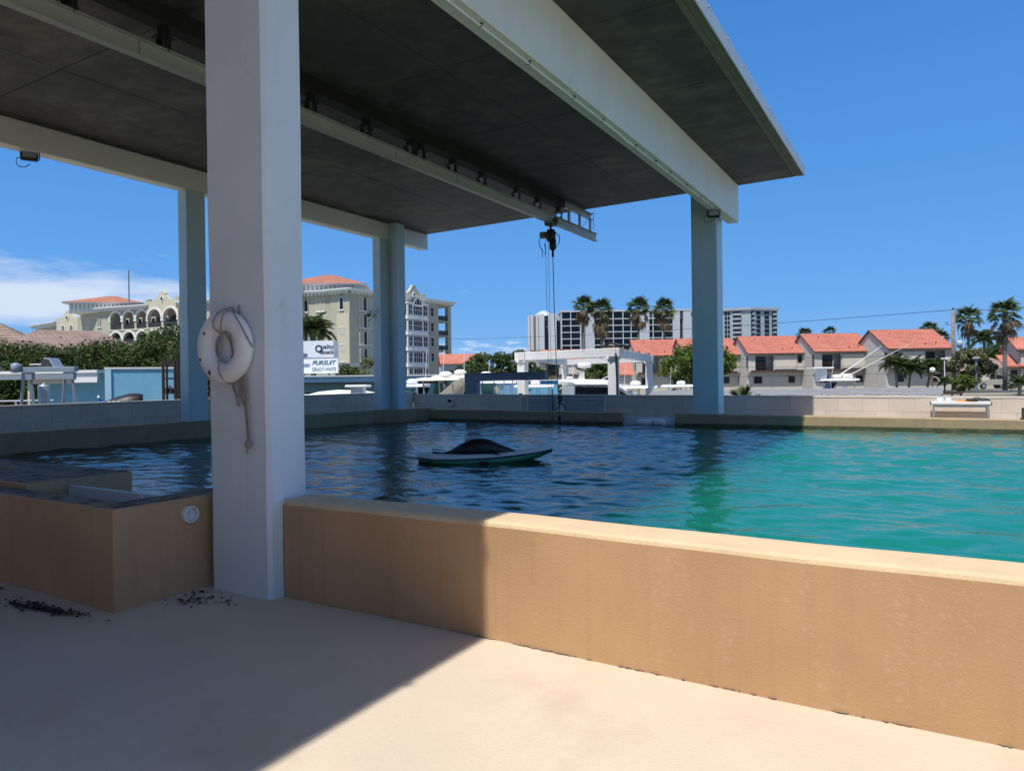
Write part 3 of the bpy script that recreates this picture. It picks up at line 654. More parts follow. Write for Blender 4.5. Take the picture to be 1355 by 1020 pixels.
for i in range(11):
    x = -.22 + i * .044; h = .02 + .06 * math.sin(PI * (i + .5) / 11) * (1 + .2 * math.sin(i * 1.7))
    rr.append([(x, -.12 * (.6 + .4 * math.sin(PI * i / 10)), .0), (x, -.08, h), (x, .08, h * .9), (x, .12 * (.6 + .4 * math.sin(PI * i / 10)), 0)])
bb.loft(rr); tag(bb.build('black_bag', dark_metal, loc=(.90, 18.28, 1.095), smooth=True), 'flat black bag on the right end of the white table', 'bag')
ln_ = thing('lantern', 'small black lantern standing on the sunlit far curb at the right', 'lantern', (1.66, 17.28, ztop(1.66) + .001))
MB().box((-.10, -.07, 0), (.10, .07, .03)).box((-.075, -.05, .205), (.06, .05, .235)).box((-.075, -.05, .0305), (-.045, .05, .2045)).box((.03, -.05, .0305), (.06, .05, .2045)).build('lantern_frame', black_metal, ln_, bevel=.004)
MB().box((-.04, -.03, .031), (.025, .03, .203)).build('lantern_glass', clear_jug, ln_)

# ------------------------------------------------------------------ floating board with a seal on it
bd = thing('floating_board', 'pale board with green underside floating in the pool', 'board', (-5.56, 8.60, .50), math.atan2(.95, 1.60))
LB = 1.94
def board_ring(t, dz, sc):
    pass
st = np.linspace(0, 1, 25); top_r = []
def bw(t): return .40 * (max(0, min(1, (t + .03) / .16)) ** .5) * (max(0.001, (1 - t)) ** .42) * 1.16 + .004
def brock(t): return .075 + .03 * (1 - t) ** 3 + .115 * t ** 2.6
hull, trim, deck = MB(), MB(), MB(); hr, tr_, dr = [], [], []
for t in st:
    x = (t - .5) * LB; w = min(bw(t), .43); z = brock(t); w2 = w * .99
    bz = z - .045 - .13 * math.sin(PI * min(1, t * .98 + .05)) ** .6
    hr.append([(x, -w, z - .045), (x, -w * .72, bz + .02), (x, 0, bz - .03), (x, w * .72, bz + .02), (x, w, z - .045)])
    tr_.append([(x, -w - .006, z - .040), (x, -w - .008, z - .026), (x, w + .008, z - .026), (x, w + .006, z - .044)])
    dr.append([(x, -w, z - .0235), (x, -w + .004, z), (x, 0, z + .012), (x, w - .004, z), (x, w, z - .0235)])
hull.loft(hr).build('hull', hull_green, bd, smooth=True)
trim.loft(tr_).build('rub_rail', trim_navy, bd)
deck.loft(dr).build('deck', deck_grey, bd, smooth=True)
MB().box((-.07, -.42, -.03), (.06, -.30, .03)).build('hull_port', black_metal, bd)
# the seal: one loft along a bent spine, lying with hind flippers raised to the left and its head down to the right
SP = [(-.90, .06, .130, .008, .014), (-.84, .05, .125, .045, .020), (-.74, .04, .098, .060, .024), (-.64, .03, .082, .060, .030), (-.52, .02, .100, .105, .060), (-.40, .01, .140, .145, .105),
      (-.27, .0, .180, .170, .140), (-.13, .0, .208, .185, .160), (.0, 0, .215, .190, .160), (.13, 0, .195, .180, .145), (.25, -.01, .160, .160, .115), (.35, -.02, .132, .135, .090), (.44, -.03, .112, .110, .070), (.51, -.03, .100, .085, .056), (.57, -.03, .090, .060, .042), (.61, -.03, .085, .030, .024), (.625, -.03, .083, .008, .008)]
sl = MB(); sr = []
for i, (x, y, zc, wy, hz) in enumerate(SP):
    ring = []
    for k in range(18):
        a = k * 2 * PI / 18; zz = hz * math.sin(a)
        if zz < 0: zz *= .75
        ring.append((x, y + wy * math.cos(a), (max(zc - .10, 0) if x < -.7 else 0) + .70 * hz + zz))
    sr.append(ring)
sl.loft(sr)
def flip(pts, w, h):
    rr = []
    for (x, y, z, k) in pts: rr.append([(x - w * k, y, z), (x, y - .01, z + h), (x + w * k, y, z), (x, y + .01, z - h)])
    return rr
sl.loft(flip([(.12, -.12, .09, .9), (.16, -.22, .06, 1.0), (.22, -.30, .045, .9), (.28, -.36, .04, .5), (.31, -.39, .04, .1)], .06, .014))
sl.loft(flip([(.12, .12, .09, .9), (.14, .22, .06, 1.0), (.18, .30, .045, .9), (.22, .36, .04, .4)], .06, .014))
sl.loft(flip([(-.62, .02, .08, .7), (-.72, -.04, .085, .8), (-.82, -.08, .10, .9), (-.88, -.10, .11, .3)], .04, .012))
seal = thing('seal', 'dark brown seal lying on the pale floating board', 'seal', (-5.62, 8.62, .50 + .08), math.atan2(.95, 1.60))
so_ = sl.build('body', seal_m, seal, smooth=True); so_.scale = (.84, .95, .92)
sub = so_.modifiers.new('subsurf', 'SUBSURF'); sub.levels = 1; sub.render_levels = 1
for sy in (-.1, .06): MB().lathe([(.001, -.008), (.009, 0), (.001, .008)], 8, c=(.50, sy, .115)).build('eye', black_metal, seal, smooth=True)

# ================================================================== background
def face_frame(px, D, z=0.0): return gp(px, D, z)
HEAD = YAW     # rz that turns a local -y face towards the camera direction

# ---------------- vegetation
def leaf_mesh(name, clumps, n, size, m, seed, updown=.35):
    """n small folded leaf faces spread through the given clumps (centre, radii)."""
    g = np.random.default_rng(seed)
    C = np.array([c for c, r in clumps]); Rr = np.array([r if hasattr(r, '__len__') else (r, r, r) for c, r in clumps], float)
    w = Rr.prod(1) ** .62; w /= w.sum(); k = g.choice(len(clumps), n, p=w)
    d = g.normal(size=(n, 3)); d /= np.linalg.norm(d, axis=1, keepdims=True)
    rr = g.uniform(0, 1, n) ** .38
    ce = C[k] + d * Rr[k] * rr[:, None]
    nrm = d + g.normal(size=(n, 3)) * .7; nrm[:, 2] += updown; nrm /= np.linalg.norm(nrm, axis=1, keepdims=True)
    a = np.cross(nrm, g.normal(size=(n, 3))); a /= np.linalg.norm(a, axis=1, keepdims=True); b = np.cross(nrm, a)
    s = size * g.uniform(.6, 1.35, n)[:, None]
    v = np.stack([ce - a * s, ce - b * s * .5 + nrm * s * .15, ce + a * s, ce + b * s * .5 + nrm * s * .15], 1).reshape(-1, 3)
    me = bpy.data.meshes.new(name); me.vertices.add(4 * n); me.vertices.foreach_set('co', v.ravel())
    me.loops.add(4 * n); me.loops.foreach_set('vertex_index', np.arange(4 * n)); me.polygons.add(n)
    me.polygons.foreach_set('loop_start', np.arange(0, 4 * n, 4)); me.update(calc_edges=True); me.materials.append(m)
    return me
leaf_dark = leafmat('leaf_dark', (.025, .043, .012), (.075, .105, .032), (.16, .16, .06))
leaf_mid = leafmat('leaf_mid', (.035, .062, .016), (.105, .15, .042), (.20, .20, .08))
leaf_lime = leafmat('leaf_lime', (.045, .085, .012), (.14, .19, .03), (.24, .25, .05))
leaf_olive = leafmat('leaf_olive', (.06, .08, .035), (.19, .20, .09), (.30, .27, .15))
leaf_palm = leafmat('leaf_palm', (.04, .075, .025), (.13, .17, .065), (.22, .21, .10))
leaf_dry = leafmat('leaf_dry', (.12, .085, .045), (.32, .25, .15))
leaf_pale = leafmat('leaf_pale', (.10, .14, .05), (.26, .27, .13))
def tree(label, loc, H, rad, n, leaf, m, seed, group=None, trunk=.35, squash=1.0, nclump=26, name='broadleaf_tree', depth=1.0, cat='tree'):
    t = thing(name, label, cat, loc, 0, group); g = random.Random(seed)
    cz = H * (1 + trunk) / 2; rz = H * (1 - trunk) / 2 * squash
    cl = []
    for i in range(nclump):
        th = g.uniform(0, 2 * PI); u = g.uniform(-.8, 1); q = math.sqrt(1 - min(u * u, 1)) * g.uniform(.35, .95)
        r = g.uniform(.20, .40) * min(rad, rz * 1.3)
        cl.append(((rad * q * math.cos(th), rad * depth * q * math.sin(th), cz + rz * u * .85), (r * 1.15, r * 1.15, r * .8)))
    for i in range(nclump // 2):      # small sprays beyond the outline
        th = g.uniform(0, 2 * PI); u = g.uniform(-.2, 1); q = math.sqrt(1 - min(u * u, 1)) * g.uniform(.9, 1.1); r = .12 * rad
        cl.append(((rad * q * math.cos(th), rad * depth * q * math.sin(th), cz + rz * u), (r, r, r)))
    tb_ = MB().tube([(0, 0, -.3), (.05 * H * g.uniform(-1, 1), .02 * H, H * trunk * .7), (.03 * H * g.uniform(-1, 1), 0, cz)], [.035 * H, .024 * H, .012 * H], 8)
    for i in range(6):
        c = cl[i * 3 % nclump][0]; tb_.tube([(0, 0, H * trunk * g.uniform(.5, .9)), (c[0] * .5, c[1] * .5, (c[2] + H * trunk) / 2), c], [.014 * H, .009 * H, .004 * H], 6)
    tb_.build('trunk', bark, t, smooth=True)
    put('crown', leaf_mesh('crown', cl, n, leaf, m, seed), t)
    return t
def fan_frond_mesh(name, m, nb=13, droop=.35, L=1.0, pet=.42, spread=2.5, seed=1):
    g = random.Random(seed); b = MB(); b.tube([(0, 0, 0), (pet * .6, 0, .03), (pet, 0, 0)], [.018, .012, .010], 4)
    for k in range(nb):
        a = (k / (nb - 1) - .5) * spread + g.uniform(-.06, .06); l = (L - pet) * (1 - .22 * abs(a) / (spread / 2)) * g.uniform(.85, 1.1)
        dx, dy = math.cos(a), math.sin(a); px_, py_ = -dy, dx; w = .034
        p0 = Vector((pet, 0, 0)); p1 = p0 + Vector((dx * l * .55, dy * l * .55, .02 - .05 * abs(a))); p2 = p0 + Vector((dx * l, dy * l, -droop * l - g.uniform(0, .1)))
        b.add([p0, p1 + Vector((px_ * w, py_ * w, -.015)), p1 + Vector((0, 0, .02)), p1 - Vector((px_ * w, py_ * w, .015)), p2], [(0, 1, 2), (0, 2, 3), (1, 4, 2), (2, 4, 3)])
    return b.mesh(name, m)
fan_green = [fan_frond_mesh('fan_frond', leaf_palm, 15, .25, seed=i) for i in range(3)]
fan_dry = [fan_frond_mesh('dry_frond', leaf_dry, 11, .75, spread=1.8, seed=10 + i) for i in range(3)]
def pinnate_mesh(name, m, n=22, seed=1, arch=.5):
    g = random.Random(seed); b = MB()
    def P(t): return Vector((t * (1 - .18 * arch * t), 0, .42 * t * (1 - t) * 2 * .5 - arch * t * t * .55))
    b.tube([P(t) for t in (0, .25, .5, .75, 1)], [.014, .011, .008, .005, .003], 4)
    for k in range(n):
        t = .14 + .84 * k / n; p = P(t); l = .30 * math.sin(PI * (t * .86 + .12)) + .05
        for sg in (-1, 1):
            d = Vector((.55, sg * .75, -.28 + g.uniform(-.15, .1))).normalized() * l; w = Vector((.016, 0, 0))
            b.add([p - w, p + w, p + d * .6 + w * .9 + Vector((0, 0, .02)), p + d - Vector((0, 0, .04))], [(0, 1, 2, 3)])
    return b.mesh(name, m)
feather = [pinnate_mesh('feather_frond', leaf_palm, seed=i, arch=.45 + .25 * i) for i in range(3)]
def fan_palm(label, loc, H, rad, seed, group, nfr=26, ndry=24, lean=.0, skirt=1.0):
    t = thing('fan_palm', label, 'palm tree', loc, 0, group); g = random.Random(seed)
    lx = lean * H
    MB().tube([(0, 0, -.2), (lx * .25, 0, H * .35), (lx * .6, 0, H * .7), (lx, 0, H)], [.24, .20, .18, .20], 9).build('trunk', palm_bark, t, smooth=True)
    for k in range(nfr):
        az_ = k * 2.399 + g.uniform(-.3, .3); el_ = R(78) - (k / nfr) ** .9 * R(105) + g.uniform(-.12, .12)
        put('fan_frond', fan_green[k % 3], t, (lx, 0, H + .15), (g.uniform(-.4, .4), -el_, az_), rad * g.uniform(.85, 1.08))
    for k in range(int(ndry * .6)):
        az_ = k * 2.399 + g.uniform(-.4, .4); el_ = R(8) - g.uniform(0, 1) ** .7 * R(82)
        put('dry_frond', fan_dry[k % 3], t, (lx, 0, H - g.uniform(.0, .55) * rad * skirt), (g.uniform(-.5, .5), -el_, az_), rad * g.uniform(.75, 1.05))
    return t
def feather_palm(label, loc, H, rad, seed, group, n=26, lean=0.0, tr=.16, name='feather_palm'):
    t = thing(name, label, 'palm tree', loc, 0, group); g = random.Random(seed); lx = lean * H
    MB().tube([(0, 0, -.2), (lx * .4, 0, H * .5), (lx, 0, H)], [tr * 1.2, tr, tr * 1.15], 8).lathe([(tr * 1.1, -.35), (tr * 1.7, -.1), (tr * 1.2, .15), (.03, .25)], 9, c=(lx, 0, H)).build('trunk', palm_bark, t, smooth=True)
    for k in range(n):
        put('feather_frond', feather[k % 3], t, (lx, 0, H + .1), (g.uniform(-.3, .3), -(R(72) - (k / n) * R(88) + g.uniform(-.1, .1)), k * 2.399 + g.uniform(-.3, .3)), rad * g.uniform(.85, 1.1))
    return t

# ---------------- windows with shared meshes
WCACHE = {}
def wmesh(w, h, nx=1, ny=1, arch=0, fw=.07, frame=None, glass=None):
    frame = frame or trim_white; glass = glass or glass_dark
    key = (round(w, 3), round(h, 3), nx, ny, arch, fw, frame.name, glass.name)
    if key in WCACHE: return WCACHE[key]
    f, p = MB(), MB()
    if arch:
        # pointed or round head drawn as a ring of short bars
        pts = [(-w / 2, 0), (-w / 2, h - w / 2)]
        for k in range(1, 9):
            a = PI - k * PI / 9; pts.append((w / 2 * math.cos(a), h - w / 2 + (w / 2 if arch == 1 else w * .72) * math.sin(a) ** (1 if arch == 1 else .8)))
        pts += [(w / 2, h - w / 2), (w / 2, 0)]
        p.prism(pts, -.02, .03, 'y')
        inn = [(x * (1 - 2 * fw / w), fw if z == 0 else z - fw * .8) for x, z in pts]; n = len(pts)
        for k in range(n):
            a, b, c, d = pts[k], pts[(k + 1) % n], inn[(k + 1) % n], inn[k]
            f.prism([a, b, c, d], -.09, -.021, 'y')
        f.box((-w / 2 - .12, -.18, -.14), (w / 2 + .12, -.021, -.005))
    else:
        p.box((-w / 2, -.02, 0), (w / 2, .03, h))
        f.box((-w / 2 - fw, -.08, -fw), (w / 2 + fw, -.021, 0)).box((-w / 2 - fw, -.08, h), (w / 2 + fw, -.021, h + fw)).box((-w / 2 - fw, -.08, .0005), (-w / 2, -.021, h - .0005)).box((w / 2, -.08, .0005), (w / 2 + fw, -.021, h - .0005))
    for k in range(1, nx): x = -w / 2 + w * k / nx; f.box((x - fw * .32, -.07, .001), (x + fw * .32, -.021, h - .001))
    for k in range(1, ny): z = h * k / ny; f.box((-w / 2 + .001, -.066, z - fw * .32), (w / 2 - .001, -.021, z + fw * .32))
    WCACHE[key] = (f.mesh('window_frame', frame), p.mesh('pane', glass)); return WCACHE[key]
def window(parent, x, y, z, w, h, rz=0, **kw):
    f, p = wmesh(w, h, **kw); o = put('window', f, parent, (x, y, z), (0, 0, rz)); put('pane', p, o); return o

# ---------------- terracotta-roofed townhouses in the row at the right
def townhouse(label, px, D, W=8.1, flip=False, dz=0, seed=0, kind='a'):
    loc = gp(px, D, -.02); t = thing('townhouse', label, 'house', loc, R(30), 'row of grey townhouses with red roofs')
    dep, ev, rg = 9.6, 5.3 + dz, 7.95 + dz; fx = (lambda x: W - x) if flip else (lambda x: x)
    def bx(m, a, b): 
        x0, x1 = sorted((fx(a[0]), fx(b[0]))); m.box((x0, a[1], a[2]), (x1, b[1], b[2]))
    gab = [(.003, 0), (dep, 0), (dep, ev - .05), (dep / 2, rg - .28), (.003, ev - .05)]
    MB().prism([(.75, 0), (dep, 0), (dep, ev - .05), (dep / 2, rg - .28), (0, ev - .05), (0, 2.55), (.75, 2.0)], 0, .28, 'x').prism([(.75, 0), (dep, 0), (dep, ev - .05), (dep / 2, rg - .28), (0, ev - .05), (0, 2.55), (.75, 2.0)], W - .28, W, 'x').build('gable_wall', stucco, t)
    MB().box((.281, .80, 0), (W - .281, 1.0, 2.5)).build('ground_floor_wall', stucco, t)
    m = MB(); m.box((.281, .02, 4.92 + dz), (W - .281, .30, ev - .06))
    bx(m, (3.55, .02, 2.78), (7.0, .25, 4.915 + dz)); bx(m, (.281, .02, 2.78), (.95, .25, 4.915 + dz)); bx(m, (7.65, .02, 2.78), (W - .281, .25, 4.915 + dz)); bx(m, (7.0, .02, 2.78), (7.65, .25, 3.75)); m.build('wall', stucco, t); MB().box((.281, 1.35, 2.78), (W - .281, 1.5, ev - .1)).build('balcony_back_wall', stucco, t)
    MB().box((.281, 9.3, 0), (W - .281, 9.58, ev - .1)).build('back_wall', stucco, t)
    MB().box((.281, -.02, 2.50), (W - .281, 1.3, 2.775)).build('floor_band', brown_trim, t)
    pm = MB(); bx(pm, (3.78, -.05, 3.0), (6.75, .018, 4.72 + dz)); pm.build('stucco_panel', stucco_b, t, bevel=.02)
    fm = MB(); bx(fm, (3.70, -.09, 2.92), (6.83, .0, 2.998)); bx(fm, (3.70, -.09, 4.722 + dz), (6.83, .0, 4.80 + dz)); bx(fm, (3.70, -.09, 2.999), (3.778, 0, 4.721 + dz)); bx(fm, (6.752, -.09, 2.999), (6.83, 0, 4.721 + dz)); fm.build('panel_frame', stucco, t)
    # balcony behind the opening
    x0, x1 = sorted((fx(.95), fx(3.55)))
    dr = MB().box((x0 + .5, 1.30, 2.80), (x0 + 1.95, 1.345, 4.75 + dz)).build('balcony_door', glass_dark, t)
    MB().box((x0 + 1.2, 1.27, 2.80), (x0 + 1.25, 1.298, 4.75 + dz)).build('door_rail', dark_metal, dr)
    rl = MB(); n = 14
    for k in range(n + 1): xx = x0 + .02 + (x1 - x0 - .04) * k / n; rl.box((xx - .015, .06, 2.80), (xx + .015, .09, 3.72))
    rl.box((x0 + .005, .05, 3.721), (x1 - .005, .10, 3.77)); rl.build('balcony_railing', brown_trim, t)['kind'] = 'stuff'
    wx = (fx(7.0) + fx(7.65)) / 2; window(t, wx, .16, 3.80, .5, .95, frame=brown_trim)
    window(t, fx(1.55), .79, .95, 1.0, .85, frame=brown_trim, nx=2); window(t, fx(6.4), .79, 1.0, .75, .8, frame=brown_trim)
    window(t, .0, 0, 0, .22, 1.5, rz=-PI / 2, frame=brown_trim).location = (-.03, .55, 3.2)
    # roof: two slopes with overhang, tile courses stepped, dark fascia
    for sd in (0, 1):
        m = MB(); nco = 15
        for k in range(nco):
            t0, t1 = k / nco, (k + 1) / nco; y0 = -.3 + (dep / 2 + .3) * t0; y1 = -.3 + (dep / 2 + .3) * t1 + .05
            z0 = ev - .14 + (rg - ev + .14) * t0 + .05; z1 = ev - .14 + (rg - ev + .14) * t1 + .02
            if sd: y0, y1 = dep - y0, dep - y1
            m.add([(-.18, y0, z0), (W + .18, y0, z0), (W + .18, y1, z1), (-.18, y1, z1), (-.18, y0, z0 - .1), (W + .18, y0, z0 - .1), (W + .18, y1, z1 - .1), (-.18, y1, z1 - .1)], [(0, 1, 2, 3), (7, 6, 5, 4), (0, 4, 5, 1), (1, 5, 6, 2), (2, 6, 7, 3), (3, 7, 4, 0)])
        ro = m.build('roof_slope', red_tile, t)
    m = MB().box((-.19, -.35, ev - .30), (W + .19, -.25, ev - .10))
    for x in (-.21, W + .17):
        for s0 in (0, 1):
            ya, yb = (-.3, dep / 2) if not s0 else (dep + .3, dep / 2)
            m.prism([(ya, ev - .30), (yb, rg - .16), (yb, rg - .02), (ya, ev - .12)], x, x + .035, 'x')
    m.build('fascia', brown_trim, t)
    vm = MB().cyl((0, 0, -.2), (0, 0, .16), .07, n=8).mesh('roof_vent', dark_metal)
    for vx, vy in ((W * .25, 3.6), (W * .8, .9), (W * .62, .6)): put('roof_vent', vm, t, (vx, vy, ev + (rg - ev) * (vy + .3) / (dep / 2 + .3) + .02))
    return t
townhouse('grey townhouse with red roof just right of the big right column', 991, 101, 8.2)
townhouse('grey townhouse with red roof behind the boat with outriggers', 1079, 97, 8.0)
townhouse('grey townhouse with red roof behind the small feather palms', 1176, 91, 8.3, flip=True, dz=.05)
townhouse('grey townhouse with red roof partly hidden by the big right column', 906, 105, 8.2)
townhouse('grey townhouse with red roof behind the right end of the white pergola', 842, 110, 7.4, dz=.2)
townhouse('grey townhouse with red roof behind the white pergola, beside the cruiser radar', 716, 138, 8.4)
gw = thing('garage_wing', 'low garage with red roof behind the front post of the white pergola', 'garage', gp(822, 100, -.02), R(30))
MB().box((-1.6, 0, 0), (1.5, 5, 2.35)).build('wall', stucco, gw)
MB().prism([(-.5, 2.3), (2.5, 4.2), (5.5, 2.3), (5.5, 2.38), (2.5, 4.32), (-.5, 2.40)], -1.9, 1.8, 'x').build('roof', red_tile, gw)
MB().box((-1.2, -.03, .02), (1.0, -.002, 2.0)).build('garage_door', stucco_b, gw)

# ---------------- far right: red-roofed house, brown-roofed house, street things
hr = thing('corner_house', 'beige house with stepped red roofs at the right edge of the view', 'house', gp(1335, 84, -.02), R(8))
MB().box((0, 0, 0), (9, 7, 2.55)).build('wall', stucco, hr); MB().box((.9, -.3, 2.551), (9, 7, 4.6)).build('wall', stucco, hr)
MB().box((-.25, -.3, 0), (.1, .05, 2.6)).box((1.05, -.62, 0), (1.5, -.31, 4.2)).build('corner_pier', stucco, hr)
MB().prism([(-.9, 2.55), (3.5, 4.0), (3.5, 4.15), (-.9, 2.72)], -.6, .88, 'x').build('lower_roof', red_tile, hr)
MB().prism([(-1.0, 2.56), (-.302, 2.95), (-.302, 3.1), (-1.0, 2.70)], .89, 9.2, 'x').build('lower_roof', red_tile, hr)
MB().prism([(-.9, 4.55), (3.5, 6.1), (7.6, 4.55), (7.6, 4.72), (3.5, 6.3), (-.9, 4.72)], .6, 9.4, 'x').build('roof', red_tile, hr); MB().prism([(-.29, 4.601), (7, 4.601), (3.5, 5.95)], .92, 1.15, 'x').build('gable_wall', stucco, hr)
MB().box((.55, -.95, 4.42), (9.4, -.9, 4.60)).box((-.62, -.95, 2.42), (9.2, -.905, 2.58)).build('fascia', brown_trim, hr)
window(hr, .5, -.02, .9, .5, 1.2, frame=brown_trim); window(hr, 2.2, -.32, 3.2, .8, 1.1, frame=brown_trim); window(hr, 2.1, -.02, .8, .7, 1.3, frame=brown_trim)
hb = thing('brown_roof_house', 'low house with grey brown hip roof behind the pale pickup', 'house', gp(1300, 105, -.02), R(25))
MB().box((-5, 0, 0), (5, 8, 2.4)).build('wall', hotel_cream, hb)
MB().add([(-5.8, -.8, 2.35), (5.8, -.8, 2.35), (5.8, 8.8, 2.35), (-5.8, 8.8, 2.35), (-1.6, 4, 5.0), (1.6, 4, 5.0)], [(0, 1, 5, 4), (1, 2, 5), (2, 3, 4, 5), (3, 0, 4), (3, 2, 1, 0)]).build('roof', pink_tile, hb)
window(hb, 2.8, -.01, .3, 1.4, 1.8, arch=1, frame=hotel_wall)
def pickup():
    t = thing('pickup_truck', 'pale beige pickup truck parked in front of the right-hand houses', 'pickup truck', gp(1310, 84, .02), YAW + R(8))
    side = [(-2.6, .45), (2.5, .45), (2.62, .62), (2.6, .95), (2.45, 1.05), (1.35, 1.12), (.62, 1.72), (-.75, 1.74), (-.98, 1.12), (-2.6, 1.08)]
    rr = [[(x, y * k, z) for x, z in side] for y, k in ((-.92, 1), (.92, 1))]
    MB().prism(side, -.9, .9, 'y').build('body', truck_paint, t, bevel=.05)
    MB().prism([(1.18, 1.16), (.58, 1.66), (-.02, 1.67), (-.02, 1.16)], -.915, .915, 'y').prism([(-.10, 1.16), (-.10, 1.67), (-.68, 1.68), (-.85, 1.16)], -.915, .915, 'y').build('window', glass_dark, t)
    w = MB().cyl((0, -.11, 0), (0, .11, 0), .36, n=18).mesh('wheel', tyre_m); rm_ = MB().cyl((0, -.118, 0), (0, .118, 0), .2, n=12).mesh('rim', steel)
    for x in (-1.65, 1.65):
        for y in (-.82, .82): o = put('wheel', w, t, (x, y, .36)); put('rim', rm_, o)
    MB().box((2.5, -.9, .45), (2.68, .9, .62)).box((-2.7, -.88, .45), (-2.6, .88, .6)).build('bumper', steel, t, bevel=.03)
    for y in (-.7, .7): MB().box((2.55, y - .14, .78), (2.63, y + .14, .93)).build('headlight', lens_m, t)
pickup()
def pole():
    t = thing('utility_pole', 'wooden utility pole with grey transformer at the right', 'utility pole', gp(1262, 80, -.02))
    MB().tube([(0, 0, -.3), (0, 0, 9.1)], [.24, .17], 12).build('pole_shaft', pole_wood, t, smooth=True)
    MB().lathe([(.02, 4.75), (.27, 4.78), (.29, 5.5), (.25, 5.58), (.03, 5.6)], 14, c=(.62, 0, 0)).build('transformer', mat('transformer_grey', (.55, .57, .6), .5, .05, coords='obj'), t, smooth=True)
    MB().box((.1, -.04, 5.0), (.36, .04, 5.1)).box((.1, -.04, 5.35), (.36, .04, 5.43)).build('transformer_bracket', dark_metal, t)
    MB().tube([(-.1, 0, 7.4), (-.6, 0, 7.45), (-.75, 0, 7.7), (-.55, 0, 7.8), (-.5, 0, 7.6)], .045, 6).lathe([(.04, 9.1), (.11, 9.16), (.11, 9.3), (.02, 9.34)], 8).build('insulator_arm', dark_metal, t)
    MB().tube([(.15, 0, 9.0), (.4, .05, 7.5), (.6, 0, 5.6)], .022, 5).build('drop_wire', black_metal, t)
pole()
def wire(label, a, b, sag, r=.018):
    P = [a.lerp(b, k / 14) - Vector((0, 0, sag * 4 * (k / 14) * (1 - k / 14))) for k in range(15)]
    o = MB().tube([p - a for p in P], r, 5).build('power_line', black_metal, loc=a); tag(o, label, 'power line', 'overhead power lines')
PT = gp(1262, 80, 9.1)
wire('top overhead wire running left from the utility pole past the condominium', PT, at(560, 449, 170), .8, .03)
wire('top overhead wire running right from the utility pole to the frame edge', PT, at(1420, 398, 70), .3, .03)
for lb, z0, y1 in (('upper thin wire crossing in front of the townhouses', 4.1, 476), ('middle thin wire crossing in front of the townhouses', 3.0, 486), ('lowest dark wire crossing in front of the townhouses', 2.15, 499)):
    wire(lb, gp(1262, 80, z0), at(880, y1, 80), .15, .02)
def street_lamp(label, px, D, H, kind):
    t = thing('street_lamp', label, 'street lamp', gp(px, D, -.02))
    MB().tube([(0, 0, 0), (0, 0, H)], .05, 8).build('post', white_fascia if kind else rust_m, t)
    if kind: MB().box((-.35, -.15, H), (.35, .15, H + .12)).build('lamp_head', gel, t, bevel=.03)
    else:
        MB().lathe([(.02, H), (.17, H + .06), (.22, H + .2), (.17, H + .36), (.02, H + .42)], 14).build('globe', gel, t, smooth=True)
        MB().tube([(.02, 0, H - .35), (.35, 0, H - .45), (.5, 0, H - .75)], .03, 6).build('arm', white_fascia, t)
street_lamp('rusty lamp post with white globe in front of the feather palms', 1234, 58, 1.95, 0)
street_lamp('thin pale lamp post with flat head left of the utility pole', 1250, 78, 3.5, 1)
lp = thing('dock_light', 'grey lamp with flat square head among the olive trees', 'street lamp', gp(1292, 76, -.02))
MB().tube([(0, 0, 0), (0, 0, 3.4)], .14, 8).build('post', frame_grey, lp); MB().box((-.32, -.3, 3.401), (.32, .3, 3.6)).build('lamp_head', steel, lp, bevel=.03)

# ---------------- trees and palms on the right and in the middle
tree('olive green bushy tree right of the utility pole', gp(1283, 78, -.02), 4.4, 2.3, 5200, .16, leaf_olive, 11, trunk=.12)
tree('bright yellow green shrub at the foot of the utility pole', gp(1276, 70, -.02), 1.7, 1.2, 1600, .12, leaf_lime, 12, trunk=.05, name='shrub', cat='shrub')
tree('large olive tree behind the brown roof, left of the far palm', gp(1288, 130, -.02), 7.0, 4.6, 5200, .26, leaf_olive, 13, trunk=.2)
tree('large green tree behind the far right palm trunk', gp(1336, 125, -.02), 7.6, 5.0, 5200, .26, leaf_mid, 14, trunk=.2)
feather_palm('spiky palm top above the olive trees at right', gp(1303, 100, -.02), 6.6, 2.3, 15, 'palms by the right-hand houses', 26)
fan_palm('tall fan palm close beside the utility pole', gp(1282, 96, -.02), 9.3, 2.1, 21, 'tall fan palms', 24, 30)
fan_palm('tall fan palm standing alone near the right edge', gp(1330, 74, -.02), 7.9, 1.95, 22, 'tall fan palms', 26, 34, skirt=1.4)
fan_palm('fan palm behind the right end of the nearest red roof, left one', gp(1230, 105, -.02), 8.3, 1.75, 23, 'tall fan palms', 24, 14)
fan_palm('fan palm behind the right end of the nearest red roof, right one', gp(1244, 108, -.02), 7.0, 1.9, 24, 'tall fan palms', 20, 22)
fan_palm('fan palm top peeking over the red roofs, left of two', gp(1065, 118, -.02), 8.6, 1.6, 25, 'tall fan palms', 22, 8)
fan_palm('fan palm top peeking over the red roofs, right of two', gp(1098, 118, -.02), 8.8, 1.5, 26, 'tall fan palms', 22, 6)
for k, (px, top, lb, rad, ln) in enumerate(((772, 404, 'leftmost of four tall fan palms before the white condominium', 2.3, .012), (797, 409, 'second from left of four tall palms, with the thickest brown skirt', 2.6, -.01), (845, 407, 'third of four tall fan palms, standing above the pergola', 2.5, .01), (880, 408, 'rightmost of four tall fan palms, beside the big right column', 2.5, -.008))):
    D = 126; fan_palm(lb, gp(px, D, -.02), zpx(px, top + 3, D), rad * 1.04, 30 + k, 'tall fan palms', 28, 30 if k != 1 else 46, ln, 1.5 if k != 1 else 2.4)
